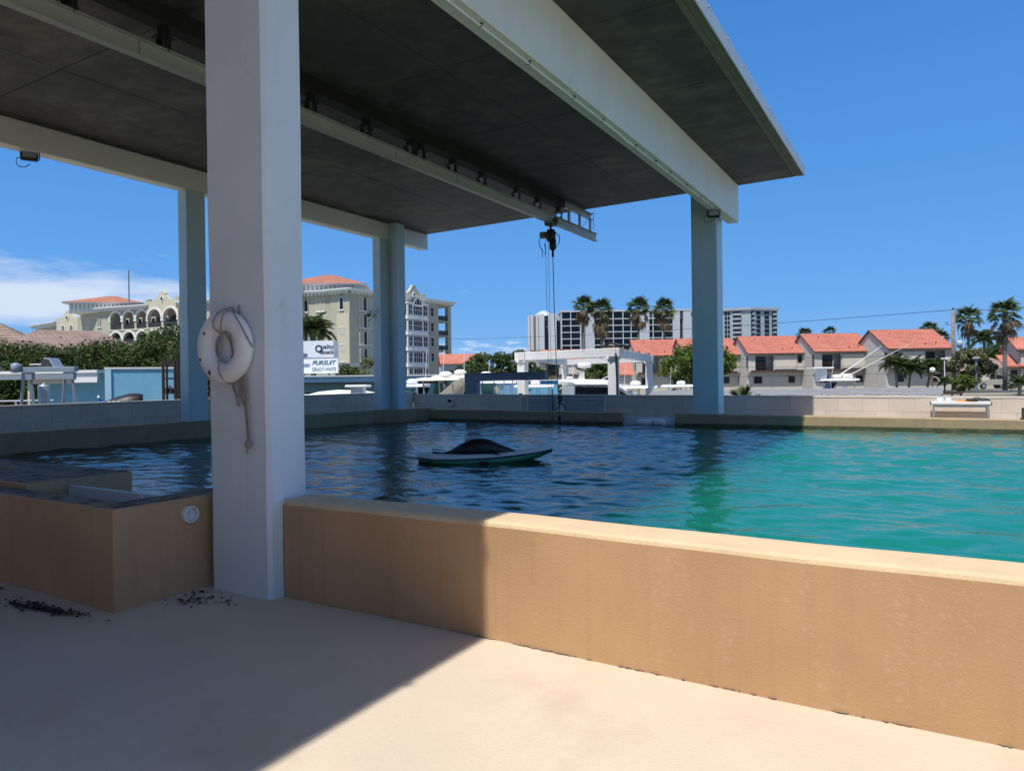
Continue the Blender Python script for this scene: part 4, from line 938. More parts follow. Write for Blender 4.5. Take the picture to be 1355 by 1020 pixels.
for k, (px, z, ln, lb) in enumerate(((1187, 2.85, -.06, 'leftmost of three feather palms against the nearest townhouse'), (1202, 2.35, .12, 'middle of three feather palms against the nearest townhouse'), (1226, 2.5, .22, 'rightmost of three feather palms against the nearest townhouse'))):
    feather_palm(lb, gp(px, 80, -.02), z, 1.85, 40 + k, 'small feather palms before the townhouse', 30, ln, .12)
feather_palm('small palm shrub left of the utility pole foot', gp(1250, 72, -.02), .9, 1.0, 45, None, 18, 0, .08)
feather_palm('small palm in front of the corner house at right', gp(1349, 60, -.02), .8, 1.1, 46, None, 22, 0, .12)
tree('bright green round tree behind the big right column', gp(925, 72, -.02), 5.05, 3.6, 9000, .17, leaf_lime, 51, trunk=.1, nclump=40)
tree('dark green tree behind the pergola and the white cruiser', gp(787, 85, -.02), 4.1, 2.3, 4200, .18, leaf_mid, 52, trunk=.08)
tree('green shrub behind the left pergola post', gp(738, 62, -.02), 1.5, 2.3, 3000, .14, leaf_mid, 53, trunk=.02, name='shrub', cat='shrub')
for k, (px, D, H, r, lb) in enumerate(((616, 86, 3.6, 2.6, 'dark tree just right of the far hotel corner'), (637, 88, 5.0, 2.6, 'tallest loose-topped dark tree left of the pergola'), (661, 84, 4.9, 2.4, 'dense dark tree close left of the pergola'), (684, 86, 5.3, 2.2, 'dark tree directly behind the left pergola post'), (706, 92, 3.3, 2.4, 'low dark tree between the left pergola posts'))):
    tree(lb, gp(px, D, -.02), H, r, 4200, .18, leaf_mid if k % 2 else leaf_dark, 60 + k, 'trees left of the pergola', trunk=.08)
sh = thing('far_red_house', 'pale house with red roof half hidden by the dark trees beside the hotel', 'house', gp(611, 130, -.02), R(40))
MB().box((-3.5, 0, 0), (4, 6, 5.0)).build('wall', tower_wall, sh)
MB().prism([(-.6, 4.9), (3, 6.7), (6.6, 4.9), (6.6, 5.1), (3, 6.95), (-.6, 5.1)], -4, 4.5, 'x').build('roof', red_tile, sh)
# spiky plants peeking over the far wall
def spiky(label, px, D, z, n, L, m, seed, up):
    t = thing('fan_palm_shrub', label, 'plant', gp(px, D, z - .9)); g = random.Random(seed)
    MB().tube([(0, 0, -.5), (0, 0, .5)], .08, 7).build('stem', palm_bark, t)
    for k in range(n): 
        a = k * 2.4; put('fan_frond', m[k % 3], t, (0, 0, .5), (g.uniform(-.5, .5), -(R(88) - g.uniform(0, up)), a), L * g.uniform(.75, 1.1))
fan_pale = [fan_frond_mesh('fan_frond', leaf_pale, 13, .05, spread=1.5, seed=70 + i) for i in range(3)]
spiky('pale dry fan palm shrub peeking over the far wall by the right column', 984, 24.5, 1.18, 16, .75, fan_pale, 1, R(70))
spiky('green fan palm shrub peeking over the far wall near the shadow edge', 1040, 24.5, .93, 18, .62, fan_green, 2, R(95))

# ---------------- condominium, far tower
def condo():
    D = 310; u = D / FPX; P = gp(915, D, 0)
    t = thing('condominium', 'long white condominium block with dark balcony grid behind the palms', 'apartment building', (P.x, P.y, -.02), YAW)
    X = lambda px: (px - 915) * u
    zt = zpx(800, 414, D) + .5; fl_ = 8.6 * u
    m = MB().box((X(743), 2, 0), (X(915), 16, zt - .6)); m.build('wall', condo_white, t)
    m = MB()
    for a, b in ((768.3, 770), (776, 787.5), (846, 860), (891, 900.5), (905, 915)): m.box((X(a), -.25, 0), (X(b), 2.3, zt))
    m.box((X(743) , -.2, 0), (X(744.6), 2.3, zt)).box((X(742), -.4, zt + .001), (X(915), 17, zt + .7)).build('shear_wall', condo_white, t)
    # angled left block
    def lbox(a, b, off0, off1, mt, nm, z1=zt):
        q0, q1 = X(a), X(b); MB().prism([(q0, off0), (q1, off1), (q1, off1 + 10), (q0, off0 + 10)], 0, z1).build(nm, mt, t)
    for a, b, f, e, mt in ((700, 703, 9, 8.6, condo_white), (703.6, 707.6, 7.4, 6.9, condo_white), (708, 710, 7.6, 7.4, condo_brown), (710.6, 714, 5.2, 4.7, condo_white), (714.6, 721.6, 3.4, 2.5, condo_white), (727, 737.4, 1.4, .4, condo_white)):
        lbox(a, b, f, e, mt, 'wing_wall', zt - .4)
    lbox(700.3, 742, 10.5, 2.9, condo_white, 'wing_wall', zt - 1.2)
    MB().add([(X(706), 8, zt - 1), (X(732), 3, zt - 1), (X(732), 14, zt - 1), (X(706), 18, zt - 1), (X(719), 9, zt + 1.6), (X(725), 8, zt + 1.5)], [(0, 1, 5, 4), (1, 2, 5), (2, 3, 4, 5), (3, 0, 4)]).build('stair_roof', condo_white, t)
    MB().box((X(782), 6, zt + .7), (X(792), 12, zt + 4.4)).build('lift_housing', hotel_cream, t)
    for k in range(7):
        zb = zt - .5 - (k + 1) * fl_
        MB().box((X(744.7), -.35, zb), (X(768.2), 1.95, zb + .38)).build('balcony_slab', condo_white, t)
        MB().box((X(787.6), -.35, zb), (X(845.8), 1.95, zb + .38)).build('balcony_slab', condo_white, t)
        MB().box((X(860.1), -.35, zb), (X(890.9), 1.95, zb + .38)).build('balcony_slab', condo_white, t)
        for a, b in ((744.8, 755.6), (757, 768), (787.8, 799), (800.2, 811.6), (813, 824.6), (826, 835.4), (836.2, 845.6), (866, 876.8), (878, 890)):
            window(t, (X(a) + X(b)) / 2, .9, zb + .42, round(X(11) - X(0), 2), round(fl_ - .6, 2), nx=3, fw=.10, frame=dark_metal)
        for a, b in ((722, 726.8), (738, 741.8), (770.5, 775.4), (788, 791), (861, 864.6), (900.8, 904.6)):
            if k != 0: window(t, (X(a) + X(b)) / 2, 1.9 if a > 742 else 2.6, zb + .2, round(X(3.6) - X(0), 2), round(fl_ - .3, 2), fw=.05, frame=dark_metal)
    m = MB()
    for a in (756.2, 799.5, 812.3, 825.3, 835.8, 865, 877.4): m.box((X(a) - .16, -.4, 10), (X(a) + .16, 1.9, zt))
    m.build('balcony_fin', condo_white, t)['kind'] = 'stuff'
condo()
def tower():
    D = 450; u = D / FPX; P = gp(958, D, 0)
    t = thing('far_tower', 'tall pale apartment tower with dark balconies behind the red roofs', 'apartment building', (P.x, P.y, -.02), YAW)
    X = lambda px: (px - 958) * u; zt = zpx(990, 410, D); f = 6.0 * u
    # two facades that meet at px 994
    MB().prism([(X(905), 16), (X(994), 0), (X(1034), 6), (X(1034), 24), (X(905), 34)], 0, zt).build('wall', tower_wall, t)
    MB().prism([(X(903), 15.2), (X(994), -1.2), (X(1037), 5.2), (X(1037), 25), (X(903), 35)], zt + .001, zt + 1.6).build('roof_slab', tower_wall, t)
    MB().box((X(955), 10, zt + 1.61), (X(963), 16, zt + 5.5)).build('lift_housing', hotel_cream, t)
    yl = lambda px: (994 - px) / 89 * 16 if px < 994 else (px - 994) / 40 * 6
    for k in range(9):
        z = zt - .6 - (k + 1) * f
        for px, w in ((918, 5), (926, 5), (936, 5), (946, 5), (964.5, 3), (968, 2.4)):
            window(t, X(px), yl(px) - .3, z + .8, round(w * u, 2), 1.7, rz=math.atan2(-16, X(89) - X(0)), fw=.06, frame=dark_metal)
        for px, w in ((1005.5, 6), (1018, 7)):
            window(t, X(px), yl(px) - .3, z + .8, round(w * u, 2), 1.75, rz=math.atan2(6, X(40) - X(0)), fw=.06, frame=dark_metal)
        for px, w in ((978, 11), (997, 5), (1029.5, 8)):
            o = MB().box((-w * u / 2, -1.5, 0), (w * u / 2, -.05, .28)).box((-w * u / 2, -1.5, .281), (w * u / 2, -1.42, 1.15)).build('balcony', tower_wall, t, loc=(X(px), yl(px), z + .35), rot=(0, 0, math.atan2(-16, X(89) - X(0)) if px < 994 else math.atan2(6, X(40) - X(0))))
            MB().box((-w * u / 2 + .1, -.1, .29), (w * u / 2 - .1, -.02, f - .5)).build('balcony_door', glass_dark, o)
tower()

# ---------------- the Mediterranean hotel: a chain of facades seen left of and between the columns
def hotel():
    O = gp(464, 124, 0); O.z = -.02
    t = thing('hotel', 'large olive stucco hotel with arches, curved gables and red hip roofs', 'hotel', O)
    L = lambda px, D: gp(px, D, 0) - Vector((O.x, O.y, 0))
    ZT = 17.9
    pts = {k: L(*k) for k in ((113, 152), (198, 145), (240, 141), (402, 127.5), (438, 126), (464, 124), (598, 148))}
    P = lambda *k: pts[k]
    def frame(a, b):
        d = (b - a); ln = d.length; e = d / ln; n = Vector((e.y, -e.x, 0))       # n points out of the facade (towards us)
        return e, n, ln, math.atan2(e.y, e.x)
    def facade(a, b, z1=ZT, depth=9, m=hotel_wall, z0=0):
        e, n, ln, rz = frame(a, b)
        MB().box((0, 0, z0), (ln, depth, z1)).build('wall', m, t, loc=a, rot=(0, 0, rz)); return e, n, ln, rz
    def cornice(a, b, z=ZT):
        e, n, ln, rz = frame(a, b)
        m = MB().box((-.5, -.75, z + .001), (ln + .5, 1, z + .32)).box((-.6, -.95, z + .321), (ln + .6, 1, z + .50)).build('cornice', trim_white, t, loc=a, rot=(0, 0, rz))
        dm = MB(); k = 0.2
        while k < ln: dm.box((k, -.62, z - .38), (k + .32, -.002, z)); k += .75
        dm.build('dentils', trim_white, t, loc=a, rot=(0, 0, rz))['kind'] = 'stuff'
    def win(a, b, s, z, w, h, **kw):
        e, n, ln, rz = frame(a, b); p = a + e * s; return window(t, p.x, p.y, z, w, h, rz=rz, **kw)
    def hip(cx, cy, hw, hd, z, hgt, rz, ridge=.35):
        MB().box((-hw + 1.0, -hd + 1.0, z - 1.9), (hw - 1.0, hd - 1.0, z - .02)).build('roof_drum', trim_white, t, loc=(cx, cy, 0), rot=(0, 0, rz))
        dm = MB(); k = -hw + 1.2
        while k < hw - 1.4: dm.box((k, -hd + .55, z - 1.2), (k + .3, -hd + .998, z - .05)); dm.box((k, -hd + .85, z - 1.7), (k + .3, -hd + .999, z - 1.2)); k += .8
        k = -hd + 1.2
        while k < hd - 1.4: dm.box((hw - .998, k, z - 1.2), (hw - .55, k + .3, z - .05)); k += .8
        dm.build('brackets', trim_white, t, loc=(cx, cy, 0), rot=(0, 0, rz))['kind'] = 'stuff'
        MB().box((-hw, -hd, z), (hw, hd, z + .28)).build('eave', trim_white, t, loc=(cx, cy, 0), rot=(0, 0, rz))
        MB().add([(-hw - .1, -hd - .1, z + .281), (hw + .1, -hd - .1, z + .281), (hw + .1, hd + .1, z + .281), (-hw - .1, hd + .1, z + .281), (-hw * ridge, 0, z + hgt), (hw * ridge, 0, z + hgt)], [(0, 1, 5, 4), (1, 2, 5), (2, 3, 4, 5), (3, 0, 4), (3, 2, 1, 0)]).build('roof', hotel_tile, t, loc=(cx, cy, 0), rot=(0, 0, rz))
    # ---- facade right of the corner (two-, three-light windows, curved gable with bay, loggias)
    a, b = P(464, 124), P(598, 148); e, n, ln, rz = frame(a, b)
    sx = lambda px: ((px - 464) / 134) * ln * (124 / (124 + (148 - 124) * (px - 464) / 134) * .0 + 1) * (124 / (148 - (148 - 124) * (px - 464) / 134))   # perspective-correct position along the facade
    def s_at(px):
        lo, hi = 0, ln
        for _ in range(40):
            mid = (lo + hi) / 2; p = a + e * mid + Vector((O.x, O.y, 0)); q = p; d = q.dot(FWD); X = 677.5 + FPX * (q.dot(RT0)) / d
            if X < px: lo = mid
            else: hi = mid
        return lo
    sL0, sL1 = s_at(581.5), s_at(594)
    MB().box((0, 0, 0), (sL0, 9, ZT)).build('wall', hotel_wall, t, loc=a, rot=(0, 0, rz))
    MB().box((sL1, 0, 0), (ln, .8, ZT)).build('wall', hotel_wall, t, loc=a, rot=(0, 0, rz))
    MB().box((sL1, 7, 0), (ln, 7.8, ZT)).build('wall', hotel_wall, t, loc=a, rot=(0, 0, rz))
    for zc in (15.8, 12.75, 9.7, 6.6, 3.5):
        MB().box((sL0 + .001, .02, zc - 1.75), (sL1 + .4, 7.78, zc - 1.45)).build('loggia_slab', hotel_wall, t, loc=a, rot=(0, 0, rz))
        MB().box((sL0 + .01, .10, zc - 1.44), (sL1 - .01, .16, zc - .45)).build('balcony_railing', dark_metal, t, loc=a, rot=(0, 0, rz))
    MB().box((sL0 + .001, .02, 17.3), (ln, 7.9, ZT)).build('wall', hotel_wall, t, loc=a, rot=(0, 0, rz))
    cornice(a, b)
    for zc in (15.8, 12.75, 9.7, 6.6):
        for px in (479.2, 484.3, 489.5): win(a, b, s_at(px), zc - 1.15, .92, 2.35, arch=2, frame=trim_white, glass=hotel_wall if px != 484.3 else shade_in)
        s = s_at(573); win(a, b, s, zc - .75, .95, 1.7, ny=2)
    # curved gable wing standing proud of the facade
    g0, g1 = s_at(531), s_at(562.5); gw_ = g1 - g0; gl = a + e * g0 + n * .5
    MB().box((0, 0, 0), (gw_, 1.0, ZT + .2)).build('wall', hotel_cream, t, loc=gl, rot=(0, 0, rz))
    def gable_poly(w, z0, hgt):
        pr = [(0, 0), (0, .40), (.14, .40), (.14, .34), (.22, .36), (.30, .48), (.36, .66), (.40, .74), (.40, .84), (.44, .95), (.50, 1.0), (.56, .95), (.60, .84), (.60, .74), (.64, .66), (.70, .48), (.78, .36), (.86, .34), (.86, .40), (1, .40), (1, 0)]
        return [(x * w, z0 + y * hgt) for x, y in pr]
    MB().prism(gable_poly(gw_, ZT + .2, 2.6), 0, .6, 'y').build('gable', hotel_cream, t, loc=gl, rot=(0, 0, rz))
    MB().lathe([(.55, 0), (.55, .12), (.3, .13), (.3, .02)], 14).build('oculus', trim_white, t, loc=gl + e * (gw_ / 2) - Vector((0, 0, 0)) + n * .01 + Vector((0, 0, ZT + .9)), rot=(PI / 2, 0, rz))
    MB().lathe([(.01, 0), (.31, 0), (.31, .03), (.01, .03)], 4).build('oculus_glass', glass_dark, t, loc=gl + e * (gw_ / 2) + n * .02 + Vector((0, 0, ZT + .9)), rot=(PI / 2, 0, rz))
    bl = gl + n * .9; bw_ = gw_ * .86; b0 = gw_ * .07
    for i, zc in enumerate((15.8, 12.75, 9.7, 6.6, 3.5)):
        MB().box((b0, 0, zc - 1.75), (b0 + bw_, 1.19, zc - 1.15)).box((b0 - .15, -.2, zc - 1.98), (b0 + bw_ + .15, 1.19, zc - 1.751)).build('bay_sill', trim_white, t, loc=bl, rot=(0, 0, rz))
        MB().box((b0 + .2, .12, zc - 1.149), (b0 + bw_ - .2, 1.18, zc + 1.0)).build('bay_core', shade_in, t, loc=bl, rot=(0, 0, rz))
        q = MB()
        for f in (0, .22, .70, .97): q.box((b0 + bw_ * f, 0, zc - 1.149), (b0 + bw_ * f + .3, .3, zc + .999))
        q.build('bay_mullions', trim_white, t, loc=bl, rot=(0, 0, rz))['kind'] = 'stuff'
        for f, w, nx in ((.12, bw_ * .15, 2), (.475, bw_ * .40, 4), (.85, bw_ * .19, 2)):
            p = bl + e * (b0 + bw_ * f + .15) + n * (-.1); window(t, p.x, p.y, zc - 1.0, w, 1.85, rz=rz, nx=nx, ny=2, fw=.12)
        p = bl + e * (b0 + bw_ + .01) - n * .42; window(t, p.x, p.y, zc - 1.0, .5, 1.85, rz=rz + PI / 2, ny=2, fw=.12)
    p = bl + e * (gw_ * .5) + n * .02; window(t, p.x, p.y, 16.55, bw_ * .40, 1.5, rz=rz, nx=3, arch=1, fw=.16)
    MB().box((b0 - .1, -.12, 16.801), (b0 + bw_ * .28, 1.19, 17.15)).box((b0 + bw_ * .72, -.12, 16.801), (b0 + bw_ + .1, 1.19, 17.15)).build('bay_head', trim_white, t, loc=bl, rot=(0, 0, rz))
    # ---- corner and left faces
    a2, b2 = P(438, 126), P(464, 124); facade(a2, b2, depth=8)
    a3, b3 = P(402, 127.5), P(438, 126) - Vector((0, 0, 0)); sh_ = frame(a3, b3)[1] * -.6
    a3, b3 = a3 + sh_, b3 + sh_; facade(a3, b3, depth=8); cornice(a2, b2); cornice(a3, b3)
    a4, b4 = P(240, 141), P(402, 127.5); facade(a4, b4, ZT, 8); cornice(a4, b4)
    l2 = frame(a2, b2)[2]
    pa = a2 + frame(a2, b2)[1] * .05; MB().box((l2 * .36, -.06, .5), (l2 - .05, 0, 14.1)).build('sunlit_patch', hotel_cream, t, loc=pa, rot=(0, 0, frame(a2, b2)[3]))  # sunlit part of this face, put into the colour as a paler slab
    for i, zc in enumerate((15.8, 12.75, 9.7, 6.6)):
        win(a2, b2, l2 * .60, zc - 1.1, .9, 2.2, arch=1, glass=hotel_cream if i else glass_dark)
        if i: 
            q = a2 + frame(a2, b2)[0] * (l2 * .64) + frame(a2, b2)[1] * .12; MB().box((-.55, -.02, -2.4), (.55, .02, -1.35)).build('shutter_panel', stucco, t, loc=(q.x, q.y, zc), rot=(0, 0, frame(a2, b2)[3]))
        l3 = frame(a3, b3)[2]
        for f in (.52, .68): win(a3, b3, l3 * f, zc - 1.1, .75, 2.3, arch=2, glass=hotel_wall)
        win(a3, b3, l3 * .06, zc - 1.1, .75, 2.2, arch=1)
    em = MB().box((-.05, -.12, -.02), (.05, 0, .3)).box((-.3, -.1, .1), (.3, 0, .22)).mesh('wall_lamp', dark_metal)
    q = a2 + frame(a2, b2)[0] * (l2 * .6); put('wall_lamp', em, t, (q.x, q.y, 17.3), (0, 0, frame(a2, b2)[3]))
    c2 = L(437, 136); hip(c2.x, c2.y, 7.6, 7.4, 19.7, 2.9, YAW + .1, .12)
    # ---- left wing: plain face, three arched loggias, second curved gable
    a5, b5 = P(113, 152), P(198, 145); e5, n5, l5, r5 = frame(a5, b5)
    s5 = lambda f: l5 * f
    MB().box((0, 0, 0), (s5(.40), 9, ZT)).build('wall', hotel_wall, t, loc=a5, rot=(0, 0, r5)); cornice(a5, b5)
    MB().box((s5(.40), 2.6, 0), (l5, 9, ZT)).build('room_wall', shade_in, t, loc=a5, rot=(0, 0, r5))
    def arch_bay(org, rz_, s0, s1, zb, zt, w_pier, mtl, top):
        """wall piece from s0 to s1 with one round-headed opening"""
        x0, x1 = s0 + w_pier, s1 - w_pier; r_ = (x1 - x0) / 2; cx = (x0 + x1) / 2; zs = zt - r_
        m = MB().box((s0, 0, zb), (x0, .7, zs)).box((x1, 0, zb), (s1, .7, zs))
        prev = None; K = 12
        m2 = []
        for k in range(K + 1):
            an = PI - PI * k / K; p = (cx + r_ * math.cos(an), zs + r_ * math.sin(an))
            if prev: m.prism([prev, p, (p[0], top), (prev[0], top)], 0, .7, 'y')
            prev = p
        m.box((s0, 0, zs + .001), (x0, .7, top)).box((x1, 0, zs + .001), (s1, .7, top))
        m.build('arch_wall', mtl, t, loc=org, rot=(0, 0, rz_))
        tr_ = MB(); prev = None
        for k in range(K + 1):
            an = PI - PI * k / K; p = [(cx + q * math.cos(an), zs + q * math.sin(an)) for q in (r_, r_ + .38)]
            if prev: tr_.prism([prev[0], p[0], p[1], prev[1]], -.14, -.002, 'y')
            prev = p
        tr_.box((s0 - .02, -.14, zs - .45), (x0 + .12, -.003, zs - .05)).box((x1 - .12, -.14, zs - .45), (s1 + .02, -.003, zs - .05))
        tr_.build('arch_trim', trim_white, t, loc=org, rot=(0, 0, rz_))
        MB().box((x0, .25, zb), (x1, .31, zb + 1.0)).build('balcony_railing', dark_metal, t, loc=org, rot=(0, 0, rz_))
        o = MB().box((cx - .9, 2.45, zb + .1), (cx + .9, 2.55, zb + 2.3)).build('balcony_door', glass_dark, t, loc=org, rot=(0, 0, rz_))
        MB().box((cx - .06, 2.40, zb + .1), (cx + .06, 2.448, zb + 2.3)).box((cx - 1.05, 2.4, zb + 2.301), (cx + 1.05, 2.448, zb + 2.5)).box((cx - 1.05, 2.4, zb + .1), (cx - .9, 2.448, zb + 2.3)).box((cx + .9, 2.4, zb + .1), (cx + 1.05, 2.448, zb + 2.3)).build('door_frame', trim_white, o)['kind'] = 'stuff'
    for i in range(3):
        s0, s1 = s5(.40 + .2 * i), s5(.60 + .2 * i)
        arch_bay(a5, r5, s0, s1, 13.6, 17.2, .28, hotel_wall, ZT)
        MB().box((s0, -.12, 13.3), (s1, 2.55, 13.595)).build('loggia_slab', hotel_cream, t, loc=a5, rot=(0, 0, r5))
        arch_bay(a5, r5, s0, s1, 10.6, 13.0, .28, hotel_wall, 13.29)
        MB().box((s0, -.12, 10.2), (s1, 2.55, 10.595)).box((s0, 0, 0), (s1, .7, 10.199)).build('loggia_slab', hotel_wall, t, loc=a5, rot=(0, 0, r5))
    for zc in (15.4, 11.4, 8.2):
        for f in (.03, .07, .225, .262): win(a5, b5, l5 * f, zc - 1.1, .42, 2.3, arch=2, glass=glass_dark if f > .1 else hotel_wall)
    a6, b6 = P(198, 145), P(240, 141); a6 = a6 + n5 * .5; b6 = b6 + n5 * .5; e6, n6, l6, r6 = frame(a6, b6)
    MB().box((0, 2.6, 0), (l6, 9, ZT)).build('room_wall', shade_in, t, loc=a6, rot=(0, 0, r6))
    for i in range(2):
        arch_bay(a6, r6, l6 * i / 2, l6 * (i + 1) / 2, 13.6, 17.3, .30, hotel_cream, ZT); arch_bay(a6, r6, l6 * i / 2, l6 * (i + 1) / 2, 10.6, 13.0, .30, hotel_cream, 13.29)
    MB().box((0, -.12, 13.3), (l6, 2.55, 13.595)).box((0, -.12, 10.2), (l6, 2.55, 10.595)).box((0, 0, 0), (l6, .7, 10.199)).build('loggia_slab', hotel_cream, t, loc=a6, rot=(0, 0, r6))
    MB().prism(gable_poly(l6, ZT, 2.9), 0, .6, 'y').build('gable', hotel_cream, t, loc=a6, rot=(0, 0, r6))
    for f, w, h in ((.02, .9, 1.5), (.98, .9, 1.5)): MB().box((l6 * f - w / 2, -.05, ZT + .001), (l6 * f + w / 2, .8, ZT + h)).build('gable_pier', hotel_wall, t, loc=a6, rot=(0, 0, r6))
    q = a6 + e6 * (l6 / 2) + n6 * .02; MB().prism([(-.55, 0), (0, -.75), (.55, 0), (0, .75)], -.1, -.001, 'y').build('oculus', trim_white, t, loc=(q.x, q.y, ZT + 1.4), rot=(0, 0, r6)); MB().prism([(-.32, 0), (0, -.48), (.32, 0), (0, .48)], -.13, -.101, 'y').build('oculus_glass', glass_dark, t, loc=(q.x, q.y, ZT + 1.4), rot=(0, 0, r6))
    c1 = L(151, 156); hip(c1.x, c1.y, 7.8, 6.4, 19.3, 2.35, YAW + R(12), .08)
    # low gable wing and flat wing at the far left
    a7, b7 = L(76, 160), L(105, 158); e7, n7, l7, r7 = frame(a7, b7)
    MB().box((0, 0, 0), (l7, 8, 16.3)).prism(gable_poly(l7, 16.3, 2.6), 0, .7, 'y').build('gable', hotel_cream, t, loc=a7, rot=(0, 0, r7))
    for f in (.3, .68): 
        p = a7 + e7 * (l7 * f); window(t, p.x, p.y, 13.6, 1.25, 2.2, rz=r7, arch=1, nx=2, fw=.2)
    q = a7 + e7 * (l7 / 2) + n7 * .02; MB().prism([(-.5, 0), (0, -.75), (.5, 0), (0, .75)], -.1, -.001, 'y').build('oculus', trim_white, t, loc=(q.x, q.y, 17.3), rot=(0, 0, r7)); MB().prism([(-.3, 0), (0, -.48), (.3, 0), (0, .48)], -.13, -.101, 'y').build('oculus_glass', glass_dark, t, loc=(q.x, q.y, 17.3), rot=(0, 0, r7))
    facade(L(103, 160), L(114, 152), 17.4, 5); facade(L(48, 172), L(77, 163), 15.9, 6); cornice(L(46, 172), L(77, 163), 16.3)
    MB().box((-.1, -.1, ZT), (.1, .1, 26.2)).build('roof_mast', frame_grey, t, loc=L(172.5, 149), bevel=.02)
hotel()

# ---------------- brown-tiled house and the hedge of trees at the left
def left_house():
    t = thing('tiled_house', 'low house with wide brown pink tiled hip roofs behind the left trees', 'house', gp(60, 72, -.02), YAW + R(22))
    MB().box((-14, 0, 0), (8, 10, 4.6)).build('wall', hotel_cream, t)
    z = lambda y, D=72: zpx(60, y, D)
    def hip(x0, x1, y0, y1, ze, zr, r0, r1):
        m = MB(); n = 14
        c = [(x0, y0), (x1, y0), (x1, y1), (x0, y1)]; rd = [(r0, (y0 + y1) / 2), (r1, (y0 + y1) / 2), (r1, (y0 + y1) / 2), (r0, (y0 + y1) / 2)]
        for k in range(n):      # tile courses, each lapping the one below
            a, b = k / n, (k + 1) / n
            lo = [(c[i][0] * (1 - a) + rd[i][0] * a, c[i][1] * (1 - a) + rd[i][1] * a, ze + (zr - ze) * a + .05) for i in range(4)]
            hi = [(c[i][0] * (1 - b) + rd[i][0] * b, c[i][1] * (1 - b) + rd[i][1] * b, ze + (zr - ze) * b + .0) for i in range(4)]
            lw = [(p[0], p[1], p[2] - .06) for p in lo]
            m.add(lo + hi + lw, [f for i in range(4) for f in ((i, (i + 1) % 4, 4 + (i + 1) % 4, 4 + i), (8 + i, 8 + (i + 1) % 4, (i + 1) % 4, i))])
        m.build('roof', pink_tile, t)
    hip(-18, 2.2, -2, 13, 4.5, 9.0, -12.5, -6.0)
    hip(-6.5, 12.6, -3.5, 9, 4.2, 7.7, -1.2, 4.0)
    MB().cyl((1.2, 1.2, 6.2), (1.2, 1.2, 6.9), .12, n=8).build('roof_vent', dark_metal, t)
left_house()
hedge = [(-12, 50, 5.0, 4.0, 'dark tree at the far left edge, behind the grey lift frame'), (32, 52, 4.7, 3.2, 'dark tree between the left lift frame legs'), (70, 51, 4.55, 3.0, 'dark tree behind the round lift post'),
         (105, 53, 4.75, 3.1, 'dark tree under the brown tiled roof, left of the blue shed'), (140, 52, 4.9, 3.0, 'dark tree behind the left end of the blue shed'), (172, 54, 4.55, 2.9, 'dark tree above the middle of the blue shed'),
         (203, 52, 5.6, 2.9, 'tall dark tree above the right end of the blue shed'), (232, 54, 6.2, 2.9, 'tallest dark tree beside the left far column'), (264, 50, 5.4, 2.8, 'dark tree behind the life ring column')]
for k, (px, D, H, r, lb) in enumerate(hedge):
    tree(lb, gp(px, D, -.8), H + .8, r, 9500, .105, leaf_dark if k % 3 else leaf_mid, 80 + k, 'dense trees at the left', trunk=.06, nclump=44)

# ---------------- marina sheds at the left and in the middle
BZ = -1.6
def shed_long():
    p0 = gp(-60, 31, 0); p1 = gp(139, 30, 0); d = p1 - p0; ln = d.length
    t = thing('boat_shed', 'long low boat shed with cream fascia at the far left', 'shed', (p0.x, p0.y, BZ), math.atan2(d.y, d.x)); h = 2.25 - BZ
    MB().box((-.5, -.6, h - .02), (ln + .1, 6, h + .10)).build('roof', white_fascia, t)
    MB().box((-.4, -.5, h - .26), (ln, -.35, h - .021)).build('fascia', white_fascia, t, bevel=.02); MB().box((ln * .855, -.53, h - .42), (ln + .05, -.501, h - .05)).build('fascia_board', white_fascia, t); MB().box((ln * .545, -.3, h - .46), (ln * .85, -.15, h - .262)).build('soffit_board', beige_fascia, t)
    MB().box((ln * .545, .6, 0), (ln, .8, h - .03)).build('wall', blue_wall, t); MB().box((-.5, 5.5, 0), (ln * .54, 5.6, h - .03)).build('back_wall', shade_in, t)
    for f in (.3, .53): MB().box((ln * f, -.3, 0), (ln * f + .10, -.1, h - .27)).build('post', beige_fascia, t)
    return t
shed_long()
sk = thing('skylight_box', 'small slanted hatch on the long boat shed roof', 'roof hatch', at(60, 489, 30.4))
sk.rotation_euler = (0, 0, YAW); MB().prism([(-.45, -.05), (.35, -.05), (.15, .42), (-.12, .45)], 0, .6, 'y').build('hatch_body', dark_metal, sk); MB().prism([(-.06, .46), (.16, .43), (.42, -.02), (.46, .02), (.2, .50), (-.06, .52)], -.02, .62, 'y').build('hatch_lid', steel, sk)
p0 = gp(140, 24, 0); p1 = gp(214, 24.6, 0); d = p1 - p0
bs = thing('blue_shed', 'plain light blue flat roofed shed beside the dark steel rack', 'shed', (p0.x, p0.y, BZ), math.atan2(d.y, d.x)); h = 2.24 - BZ
MB().box((0, 0, 0), (d.length + .6, 3, h)).build('wall', blue_wall, bs); MB().box((-.04, -.04, h + .001), (d.length + .64, 3.04, h + .06)).build('roof_edge', white_fascia, bs); MB().box((-.02, -.06, 0), (.17, -.002, h - .01)).build('corner_trim', mat('pale_blue_trim', (.36, .60, .76), .7, .05, 2), bs)
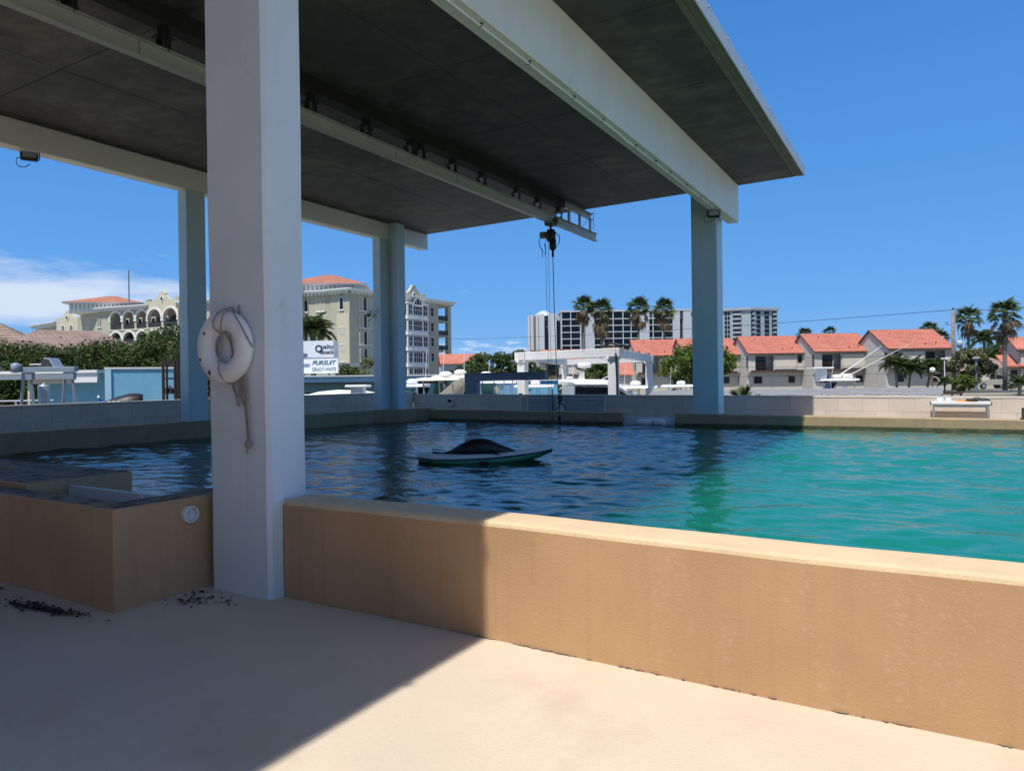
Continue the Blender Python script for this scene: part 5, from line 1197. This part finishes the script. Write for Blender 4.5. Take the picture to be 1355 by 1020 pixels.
def lift_frame(label, px, D, w, half=False):
    p = gp(px, D, BZ); t = thing('boat_lift_frame', label, 'boat lift', p, YAW, 'blue grey boat lift frames'); zt = zpx(px, 491, D) - BZ
    for x in ((0, w) if not half else (0,)):
        for s in (-1, 1): MB().tube([(x + s * .45, .0, 0), (x + s * .10, 0, zt - .05)], [.05, .05], 4).build('leg', lift_paint, t)
        MB().box((x - .13, -.08, zt - .28), (x + .20, .08, zt - .04)).build('gusset', lift_paint, t, bevel=.01)
    MB().box((-.3, -.11, zt - .03), (w + .25, .11, zt + .12)).build('top_beam', lift_paint, t, bevel=.01)
    MB().lathe([(.02, -.16), (.13, -.14), (.14, .12), (.02, .16)], 12, c=(-.22, -.18, zt + .1)).build('drive_motor', lift_paint, t, smooth=True)
    MB().tube([(.1, 0, zt + .2), (.45, 0, zt + .2)], .03, 6).build('drive_shaft', steel, t)
    return t
lift_frame('blue grey boat lift frame left of the blue shed', 36, 22, 1.30)
lift_frame('blue grey boat lift frame cut by the left picture edge', -52, 22, .95)
pl = thing('dock_piling', 'round grey dock piling under the boat lift frame', 'piling', gp(58, 22.5, BZ)); MB().lathe([(.17, 0), (.17, 3.28), (.15, 3.32), (.01, 3.34)], 16).build('shaft', steel, pl, smooth=True); MB().lathe([(.05, 3.341), (.05, 3.37), (.01, 3.38)], 10).build('cap', gel, pl)
st_ = thing('dock_stairs', 'pale metal gangway frame behind the left lift frame', 'gangway', gp(20, 26, BZ), YAW)
for k in range(4): MB().tube([(-.9 + k * .7, 0, 0), (-1.5 + k * .75, 0, 2.95 - .1 * k)], .035, 6).build('upright', alu, st_)
for z in (2.3, 2.75): MB().tube([(-2.2, 0, z), (1.4, 0, z + .02)], .03, 6).build('rail', alu, st_)
def rack():
    p = gp(214, 21.2, BZ); t = thing('steel_rack', 'tall dark brown steel rack between blue shed and left far column', 'rack', p, YAW); zt = 2.42 - BZ
    for x in (0, .12, .36, .45, .53): MB().box((x, 0, 0), (x + (.05 if x not in (.12,) else .03), .09, zt + (.06 if x > .4 else 0))).build('upright', rack_m, t)
    for z, h_ in ((zt - .16, .16), (zt - .58, .05), (zt - 1.02, .18), (zt - 1.9, .05)): MB().box((.051, .01, z), (.359, .08, z + h_)).build('crossbar', rack_m, t)
    MB().tube([(.14, -.02, zt - 1.0), (.16, -.02, zt - .82), (.24, -.02, zt - .78), (.30, -.02, zt - .86), (.30, -.02, zt - 1.0)], .03, 6).build('chain_hoop', dark_metal, t)
rack()
ky = thing('covered_skiff', 'small black covered skiff peeking over the wall before the blue shed', 'skiff', gp(157, 22, .92), YAW)
MB().loft([[(x, -w, 0), (x, -w * .7, hh * .7), (x, 0, hh), (x, w * .7, hh * .7), (x, w, 0)] for x, w, hh in ((-.55, .10, .22), (-.3, .34, .32), (0, .4, .42), (.35, .36, .50), (.62, .18, .50), (.75, .02, .47))]).build('cover', black_metal, ky, smooth=True)
for x in (-.12, .02, .16): MB().box((x, -.42, .16), (x + .09, -.36, .28)).build('cover_print', gel, ky)
MB().tube([(-.75, -.2, .1), (-.55, -.25, .2), (-.4, -.3, .05)], .03, 6).build('chair_frame', alu, ky)
bc = thing('blue_scoop', 'bright blue plastic chair tip with white ball behind the wall', 'chair', gp(134, 22, .95), YAW)
MB().add([(-.1, 0, .3), (-.04, .05, .3), (.22, .05, 0), (.05, -.05, 0)], [(0, 1, 2, 3), (3, 2, 1, 0)]).build('seat', mat('bright_blue', (.02, .12, .5), .5, .05, coords='obj'), bc); MB().lathe([(.01, -.05), (.05, 0), (.01, .05)], 10, c=(-.09, 0, .37)).build('ball', gel, bc, smooth=True)

def mid_shed():
    p0 = gp(380, 52, 0); p1 = gp(672, 56, 0); d = p1 - p0; ln = d.length; h = 2.15 - BZ
    t = thing('marina_shed', 'long marina shed with white fascia behind the moored boats', 'shed', (p0.x, p0.y, BZ), math.atan2(d.y, d.x))
    MB().box((-.3, -.5, h - .42), (ln, 8, h)).build('fascia', white_fascia, t, bevel=.03); MB().box((-.4, -.7, h + .001), (ln + .1, 8.2, h + .10)).build('roof', white_fascia, t)
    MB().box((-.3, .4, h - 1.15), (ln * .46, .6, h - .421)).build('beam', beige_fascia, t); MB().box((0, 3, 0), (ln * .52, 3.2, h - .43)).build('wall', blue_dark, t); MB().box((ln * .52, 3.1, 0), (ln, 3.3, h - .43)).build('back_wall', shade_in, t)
    for f in (.03, .14, .45): MB().box((ln * f, .2, 0), (ln * f + .3, .5, h - 1.151)).build('post', beige_fascia, t)
    MB().box((ln * .51, .1, h - 1.3), (ln * .575, .3, h - .425)).build('gable_board', white_fascia, t)
mid_shed()
bw2 = thing('blue_boathouse', 'light blue boathouse wall behind the left pergola post', 'shed', gp(655, 50, BZ), YAW); MB().box((0, 0, 0), (4.5, 3, 3.25)).build('wall', blue_wall, bw2); MB().box((-.1, -.1, 3.251), (4.6, 3.1, 3.35)).build('roof', white_fascia, bw2)

# ---------------- sign boards with their lettering
def text(parent, s, size, loc, m, shear=0, sx=1.0, bold=0, rot=(PI / 2, 0, 0), font_serif=False):
    c = bpy.data.curves.new('lettering', 'FONT'); c.body = s; c.size = size; c.extrude = .012; c.shear = shear; c.offset = bold; c.space_character = 1.0
    o = bpy.data.objects.new('lettering', c); COL.objects.link(o)
    dg = bpy.context.evaluated_depsgraph_get(); me = bpy.data.meshes.new_from_object(o.evaluated_get(dg)); bpy.data.objects.remove(o); bpy.data.curves.remove(c)
    me.materials.clear(); me.materials.append(m)
    return put('lettering', me, parent, loc, rot, (sx, 1, 1))
def signs():
    D = 62; u = D / FPX
    p = gp(416.5, D, zpx(416.5, 475, D)); t = thing('boat_dealer_sign', 'white box sign with dark navy lettering above the marina shed', 'sign', p, YAW - .03)
    w = 25.5 * u; h = 24 * u
    MB().box((0, 0, -1.2), (w, 1.6, h)).build('sign_box', sign_white, t); MB().prism([(0, 0), (0, 1.6), (-1.3, 1.2), (-1.3, .3)], -1.2, h - .002).build('side_box', sign_white, t)
    text(t, 'Q', 12.5 * u, (1.0 * u, -.014, 9.4 * u), ink_navy, 0, .95, .02)
    text(t, 'uality', 7.8 * u, (9.3 * u, -.014, 13.6 * u), ink_navy, .05, 1.0, .006); text(t, 'Boats', 7.6 * u, (8.3 * u, -.014, 6.6 * u), ink_navy, .05, 1.0, .006)
    MB().box((-.06 - 1.0, .2, .55), (-1.34, .26, .62)).box((-1.1, .15, .2), (-.5, .2, .5)).build('sign_plate', ink_slate, t)
    D = 58; u = D / FPX; p = gp(404, D, zpx(404, 494, D)); t = thing('boat_brand_sign', 'wide white sign with slanted teal capitals over slate capitals', 'sign', p, YAW - .03)
    w = 43.5 * u; h = 20 * u
    MB().box((-2.2, 0, 0), (w, .25, h)).build('board', sign_white, t); MB().box((-2.2, -.001 - .03, h), (w + .05, .27, h + .06)).build('top_trim', steel, t)
    text(t, 'PURSUIT', 8.0 * u, (9.2 * u, -.014, 11.0 * u), ink_teal, .35, 1.0, .008)
    text(t, 'GRADY-WHITE', 7.2 * u, (9.2 * u, -.014, 2.6 * u), ink_slate, 0, .66, .0)
    q = MB().box((-6 * u, -.014, 8 * u), (7 * u, -.004, 8.5 * u)).box((-6 * u, -.014, 12 * u), (7 * u, -.004, 12.5 * u)).box((6.5 * u, -.014, 8.501 * u), (7 * u, -.004, 11.999 * u)); q.build('emblem_frame', ink_slate, t); MB().box((-4 * u, -.014, 9.4 * u), (5.5 * u, -.004, 11.2 * u)).build('emblem_bar', ink_slate, t)
    for x in (0, w - .4): MB().box((x, .05, -2.5), (x + .15, .2, -.001)).build('post', steel, t)
signs()
feather_palm('big date palm rising behind the white sign boards', gp(415, 82, -.02), zpx(415, 440, 82), 2.8, 91, None, 40, 0, .3)
tree('green shrub palm right of the sign boards', gp(459, 72, -.02), 3.4, 1.7, 2600, .15, leaf_mid, 92, trunk=.05, name='shrub', cat='shrub')
tree('larger green shrub under the hotel three-light windows', gp(484, 74, -.02), 4.3, 2.2, 3600, .15, leaf_olive, 93, trunk=.05, name='shrub', cat='shrub')
lc2 = thing('low_canopy', 'grey flat canopy behind the sign at the foot of the hotel', 'canopy', gp(432, 112, -.02), YAW); MB().box((0, 0, 4.3), (9, 4, 4.9)).build('roof', frame_grey, lc2)
for x in (.2, 8.5): MB().box((x, .2, 0), (x + .3, .5, 4.299)).build('post', frame_grey, lc2)

# ---------------- weathered pergola, steel frame behind the wall
def pergola():
    pos = [(812, 28.5, 460), (692, 31.5, 463), (748, 42.0, 474), (859, 37.0, 460)]
    P = [gp(px, D, 0) for px, D, y in pos]; zt = 2.93; c = P[0]
    t = thing('pergola', 'weathered white dock pergola with rust stained beams', 'pergola', (c.x, c.y, BZ)); O = Vector((c.x, c.y, BZ)); z1 = zt - BZ
    loc = [p - Vector((c.x, c.y, 0)) for p in P]
    for p, w in zip(loc, (.18, .19, .15, .15)): MB().box((p.x - w, p.y - w, 0), (p.x + w, p.y + w, z1 - .36)).box((p.x - w - .05, p.y - w - .05, z1 - .46), (p.x + w + .05, p.y + w + .05, z1 - .361)).build('post', pergola_m, t, bevel=.015)
    def beam(a, b, w, h, z, ext=.35):
        d = (b - a); e = d.normalized(); n = Vector((-e.y, e.x, 0)); a = a - e * ext; b = b + e * ext
        MB().add([a - n * w + Vector((0, 0, z)), b - n * w + Vector((0, 0, z)), b + n * w + Vector((0, 0, z)), a + n * w + Vector((0, 0, z)), a - n * w + Vector((0, 0, z + h)), b - n * w + Vector((0, 0, z + h)), b + n * w + Vector((0, 0, z + h)), a + n * w + Vector((0, 0, z + h))], [(0, 3, 2, 1), (4, 5, 6, 7), (0, 1, 5, 4), (1, 2, 6, 5), (2, 3, 7, 6), (3, 0, 4, 7)]).build('beam', pergola_m, t, bevel=.012)
    beam(loc[1], loc[0], .16, .36, z1 - .359); beam(loc[2], loc[3], .13, .3, z1 - .358, .2); beam(loc[0], loc[3], .155, .352, z1 - .355, .3); beam(loc[1], loc[2], .15, .35, z1 - .354, .3)
    m = MB(); g = random.Random(5)
    for a, b in ((0, 3), (0, 1)):
        for k in range(16 if a == 0 and b == 3 else 9):
            f = g.random() if b == 3 else g.random() ** 2.6; q = loc[a].lerp(loc[b], f); r = g.uniform(.04, .11); m.box((q.x - r, q.y - r, z1 + .002), (q.x + r, q.y + r, z1 + g.uniform(.02, .09)))
    m.build('rust_flakes', rust_m, t)['kind'] = 'stuff'
    q = loc[0]; MB().tube([(q.x + .1, q.y - .21, z1 + .02), (q.x + .22, q.y - .23, z1 - .4), (q.x + .24, q.y - .22, z1 - 1.2), (q.x + .26, q.y - .22, 1)], [.05, .06, .045, .04], 7).tube([(q.x - .5, q.y, z1 + .06), (q.x - .1, q.y - .05, z1 + .22), (q.x + .25, q.y - .1, z1 + .12), (q.x + .7, q.y + .1, z1 + .05)], .05, 6).build('black_cable', black_metal, t, smooth=True)
pergola()
fr = thing('steel_beam_frame', 'blue grey steel beam on a stub post just behind the far wall', 'frame', (-13.35, 19.55, 0))
MB().box((-.02, -.12, 1.68), (3.02, .12, 1.92)).build('beam', frame_grey, fr, bevel=.01); MB().box((.0, -.14, -1.5), (.44, .14, 1.679)).build('post', frame_grey, fr, bevel=.01); MB().box((-.05, -.16, 1.921), (3.05, .16, 1.935)).build('flange', frame_grey, fr)

# ---------------- grey shingle boathouse roof behind the far wall
def shingle_roof():
    A, B = gp(838, 25.5, 0), gp(1252, 25.5, 0); A2, B2 = gp(864, 33, 0), gp(1246, 33, 0)
    c = A; t = thing('boathouse', 'low boathouse with pale grey shingle roof behind the sunlit wall', 'boathouse', (c.x, c.y, 0)); off = Vector((c.x, c.y, 0))
    z0, z1 = .60, 1.10; n = 12; m = MB()
    MB().prism([tuple((p - off)[:2]) for p in (A + Vector((.5, .6, 0)), B + Vector((-.5, .6, 0)), B2, A2)], -1.55, z0 - .02).build('wall', stucco, t)
    sh = []
    rows = 12
    for k in range(rows):
        a, b = k / rows, (k + 1) / rows + .02
        l0, r0, l1, r1 = A.lerp(A2, a), B.lerp(B2, a), A.lerp(A2, min(b, 1)), B.lerp(B2, min(b, 1)); za, zb = z0 + (z1 - z0) * a + .03, z0 + (z1 - z0) * min(b, 1) + .005
        nc = 44 if k < 7 else 1
        for j in range(nc):
            f0, f1 = j / nc, (j + 1) / nc
            if nc > 1: sft = (.5 / nc if k % 2 else 0); f0 = max(0, f0 - sft + .0022); f1 = min(1, f1 - sft - .0022)
            vs = [l0.lerp(r0, f0), l0.lerp(r0, f1), l1.lerp(r1, f1), l1.lerp(r1, f0)]; zz = [za, za, zb, zb]; jit = rnd.uniform(0, .012)
            top = [Vector((v.x, v.y, z_ + jit)) - off for v, z_ in zip(vs, zz)]; bot = [v - Vector((0, 0, .03)) for v in top]
            sh.append((top, bot))
    for top, bot in sh[:300]: MB().add(top + bot, [(0, 1, 2, 3), (0, 4, 5, 1), (1, 5, 6, 2), (3, 7, 4, 0)]).build('shingle', roof_grey, t)
    r_ = MB()
    for top, bot in sh[300:]: r_.add(top + bot, [(0, 1, 2, 3), (0, 4, 5, 1), (1, 5, 6, 2), (3, 7, 4, 0)])
    r_.build('shingles', roof_grey, t)['kind'] = 'stuff'
shingle_roof()
pk = thing('brick_planter', 'low dark red railing beside the boathouse roof at right', 'railing', gp(1246, 40, -.02), YAW)
for z in (.25, .6): MB().box((0, 0, z), (1.2, .06, z + .16)).build('rail', brown_trim, pk)
for x in (.02, .6, 1.1): MB().box((x, .061, -1), (x + .08, .12, .8)).build('post', brown_trim, pk)

# ---------------- boats
def hull_part(t, L_, B, gun, name='hull', m=gel):
    rr = []
    for k in range(13):
        f = k / 12; x = -L_ / 2 + L_ * f; w = B / 2 * (1 - max(0, (f - .45) / .55) ** 2.2) * (.9 + .1 * min(1, f * 4)); w = max(w, .03); zg = gun + .45 * max(0, f - .4) ** 1.6; kl = -.35 + .5 * max(0, (f - .72) / .28) ** 2
        rr.append([(x + .25 * (zg > 0) * max(0, f - .6), -w, zg), (x, -w * .80, zg * .35), (x, -w * .45, kl * .5), (x, 0, kl), (x, w * .45, kl * .5), (x, w * .80, zg * .35), (x + .25 * max(0, f - .6), w, zg), (x, w * .82, zg - .04), (x, 0, zg - .02), (x, -w * .82, zg - .04)])
    return MB().loft(rr).build(name, m, t, smooth=False)
def outboards(t, L_, n, z):
    for k in range(n):
        y = (k - (n - 1) / 2) * .65
        o = MB().lathe([(.03, .0), (.20, .04), (.26, .3), (.24, .55), (.12, .68), (.02, .70)], 12).build('outboard_engine', engine_m, t, loc=(-L_ / 2 - .35, y, z), smooth=True); MB().box((-.08, -.06, -1.0), (.1, .06, .0)).build('engine_leg', engine_m, o)
def center_console(label, px, D, z, L_=7.5, B=2.6, gun=.75, rz=0, top=2.35, topm=gel, glass=glass_teal, nout=2, curtain=False, rigs=False, group='moored boats behind the wall'):
    t = thing('motor_boat', label, 'boat', gp(px, D, z), rz, group)
    hull_part(t, L_, B, gun); outboards(t, L_, nout, gun - .1)
    MB().box((-.5, -.55, gun - .3), (.75, .55, gun + .65)).build('console', gel, t, bevel=.08)
    MB().loft([[(.5, -.55, gun + .66), (.85, -.45, gun + .66), (.85, .45, gun + .66), (.5, .55, gun + .66)], [(-.05, -.6, top - .12), (.25, -.5, top - .12), (.25, .5, top - .12), (-.05, .6, top - .12)]]).build('windshield', glass, t)
    rr = [[(x, -w, top), (x, -w * .9, top + .08), (x, 0, top + .13), (x, w * .9, top + .08), (x, w, top), (x, 0, top - .04)] for x, w in ((-1.35, .9), (-1.2, 1.08), (0, 1.12), (.7, 1.0), (1.0, .7))]
    MB().loft(rr).build('hardtop', topm, t)
    for sx, tx in ((-.9, -1.0), (-.2, -.35), (.55, .45)):
        for s in (-1, 1): MB().tube([(sx - .25, s * .75, gun - .05), (tx, s * .85, top)], .032, 6).build('support_tube', alu, t)
    MB().lathe([(.02, 0), (.28, .03), (.3, .16), (.18, .24), (.02, .26)], 14, c=(-.2, 0, top + .13)).build('radar_dome', gel, t, smooth=True)
    MB().box((-1.5, -.6, gun - .2), (-.95, .6, gun + .5)).build('helm_seat', cream, t, bevel=.06)
    if curtain: MB().loft([[(-1.2, -1.0, top - .02), (-1.2, 1.0, top - .02)], [(1.2, -1.1, gun + .1), (1.2, 1.1, gun + .1)]], False, closed=False).build('canvas', cream, t)
    if rigs:
        for s in (-1, 1): MB().tube([(-.2, s * .9, top + .05), (-1.8, s * 1.5, top + 1.0), (-3.9, s * 2.6, top + 2.3)], [.045, .03, .012], 6).build('outrigger', gel, t)
        MB().box((.55, -.55, top + .11), (1.0, .55, top + .75)).build('upper_station', gel, t, bevel=.06); MB().box((.2, -.85, top + .76), (1.5, .85, top + .86)).build('upper_top', gel, t, bevel=.03)
        MB().box((-1.1, -.4, top + .11), (-.5, .4, top + .42)).build('cushion', cream, t, bevel=.06)
    MB().tube([(.35, .8, top + .1), (.25, .82, top + 1.3)], .014, 5).build('antenna', gel, t)
    return t
ang = YAW + R(155)
cs = thing('covered_boat', 'small boat under a cream cover in front of the marina shed', 'boat', gp(456, 40, .25), YAW + R(168), 'moored boats behind the wall')
hull_part(cs, 5.2, 1.9, .62); MB().loft([[(x, -w, .64), (x, -w * .5, .64 + h_ * .8), (x, 0, .64 + h_), (x, w * .5, .64 + h_ * .8), (x, w, .64)] for x, w, h_ in ((-2.5, .85, .12), (-1.2, .95, .34), (.4, .92, .40), (1.6, .7, .30), (2.5, .15, .1))]).build('cover', cream, cs, smooth=True)
vt = thing('dock_box', 'small white square vent housing with flat cap on the dock', 'dock box', gp(474, 33, .35), YAW); MB().box((-.3, -.3, 0), (.3, .3, 1.1)).build('box_body', gate_m, vt, bevel=.02); MB().box((-.52, -.5, 1.101), (.52, .5, 1.22)).build('box_lid', gel, vt, bevel=.03)
center_console('white boat with teal windshield beside the paired far columns', 541, 36, -.75, rz=ang, L_=6.5, top=2.2, nout=1)
center_console('boat with cream hardtop and canvas, left of the steel beam frame', 585, 31, -1.02, rz=ang, L_=8.5, B=3.0, top=2.75, topm=cream, curtain=True, nout=3)
center_console('large hardtop boat directly left of the grey stub post', 604, 33.5, -1.0, rz=ang + .12, L_=8.5, B=3.0, top=2.85, topm=cream, nout=2)
center_console('white boat with large teal windshield under the steel beam', 640, 31, -.85, rz=ang - R(30), L_=8, B=2.9, top=2.55, nout=2)
center_console('white boat with cream seats beyond the steel beam, left of the pergola', 662, 40, -.6, rz=ang, L_=7, top=2.15, nout=2)
center_console('small white boat just right of the left pergola post', 704, 42, -.75, rz=ang + .3, L_=6.5, top=2.05, nout=1)
center_console('white boat with seats right of the front pergola post', 836, 38, -1.05, rz=ang + .2, L_=7, top=2.25, nout=2)
center_console('white boat between the pergola and the big right column', 897, 47, -.95, rz=ang, L_=7.5, top=2.1, nout=2)
center_console('sport fishing boat with long white outriggers before the townhouses', 1103, 46, -1.62, rz=YAW + R(172), L_=9, B=3.2, gun=1.3, top=3.05, rigs=True, glass=glass_dark)
def cruiser():
    t = thing('cabin_cruiser', 'white cabin cruiser with dark side windows under the pergola', 'boat', gp(786, 32, -1.05), YAW + R(12), 'moored boats behind the wall'); L_ = 8.5
    hull_part(t, L_, 2.9, 1.55)
    MB().prism([(-1.3, 1.45), (1.55, 1.45), (1.2, 2.0), (.6, 2.43), (-1.25, 2.47)], -.95, .95, 'y').build('cabin', gel, t, bevel=.04)
    MB().prism([(-1.22, 1.75), (1.50, 1.75), (1.15, 2.06), (.6, 2.38), (-1.18, 2.43)], -.985, .985, 'y').build('side_window', glass_dark, t)
    MB().loft([[(x, -w, z_), (x, -w * .9, z_ + h_), (x, w * .9, z_ + h_), (x, w, z_)] for x, w, z_, h_ in ((-1.5, .9, 2.55, .14), (-1.3, 1.12, 2.50, .26), (.2, 1.12, 2.48, .24), (.9, 1.02, 2.32, .2), (1.6, .85, 1.95, .14))]).build('hardtop', gel, t, bevel=.03)
    MB().tube([(-.6, 0, 2.74), (-.55, 0, 3.1), (-.45, 0, 3.25)], [.16, .10, .14], 10).build('radar_mast', gel, t, smooth=True); MB().lathe([(.02, 0), (.30, .02), (.33, .12), (.28, .22), (.02, .25)], 16, c=(-.45, 0, 3.251)).build('radar_dome', gel, t, smooth=True)
    MB().lathe([(.02, 0), (.14, .01), (.16, .08), (.02, .1)], 12, c=(-1.1, .2, 2.78)).build('light_dome', gel, t, smooth=True); MB().tube([(-.9, .3, 2.75), (-.9, .3, 3.5)], .012, 5).build('antenna', gel, t)
    MB().tube([(.2, -.5, 2.74), (.6, -.5, 2.9), (1.1, -.4, 2.6)], .02, 6).build('handrail', alu, t); outboards(t, L_, 2, 1.3)
cruiser()
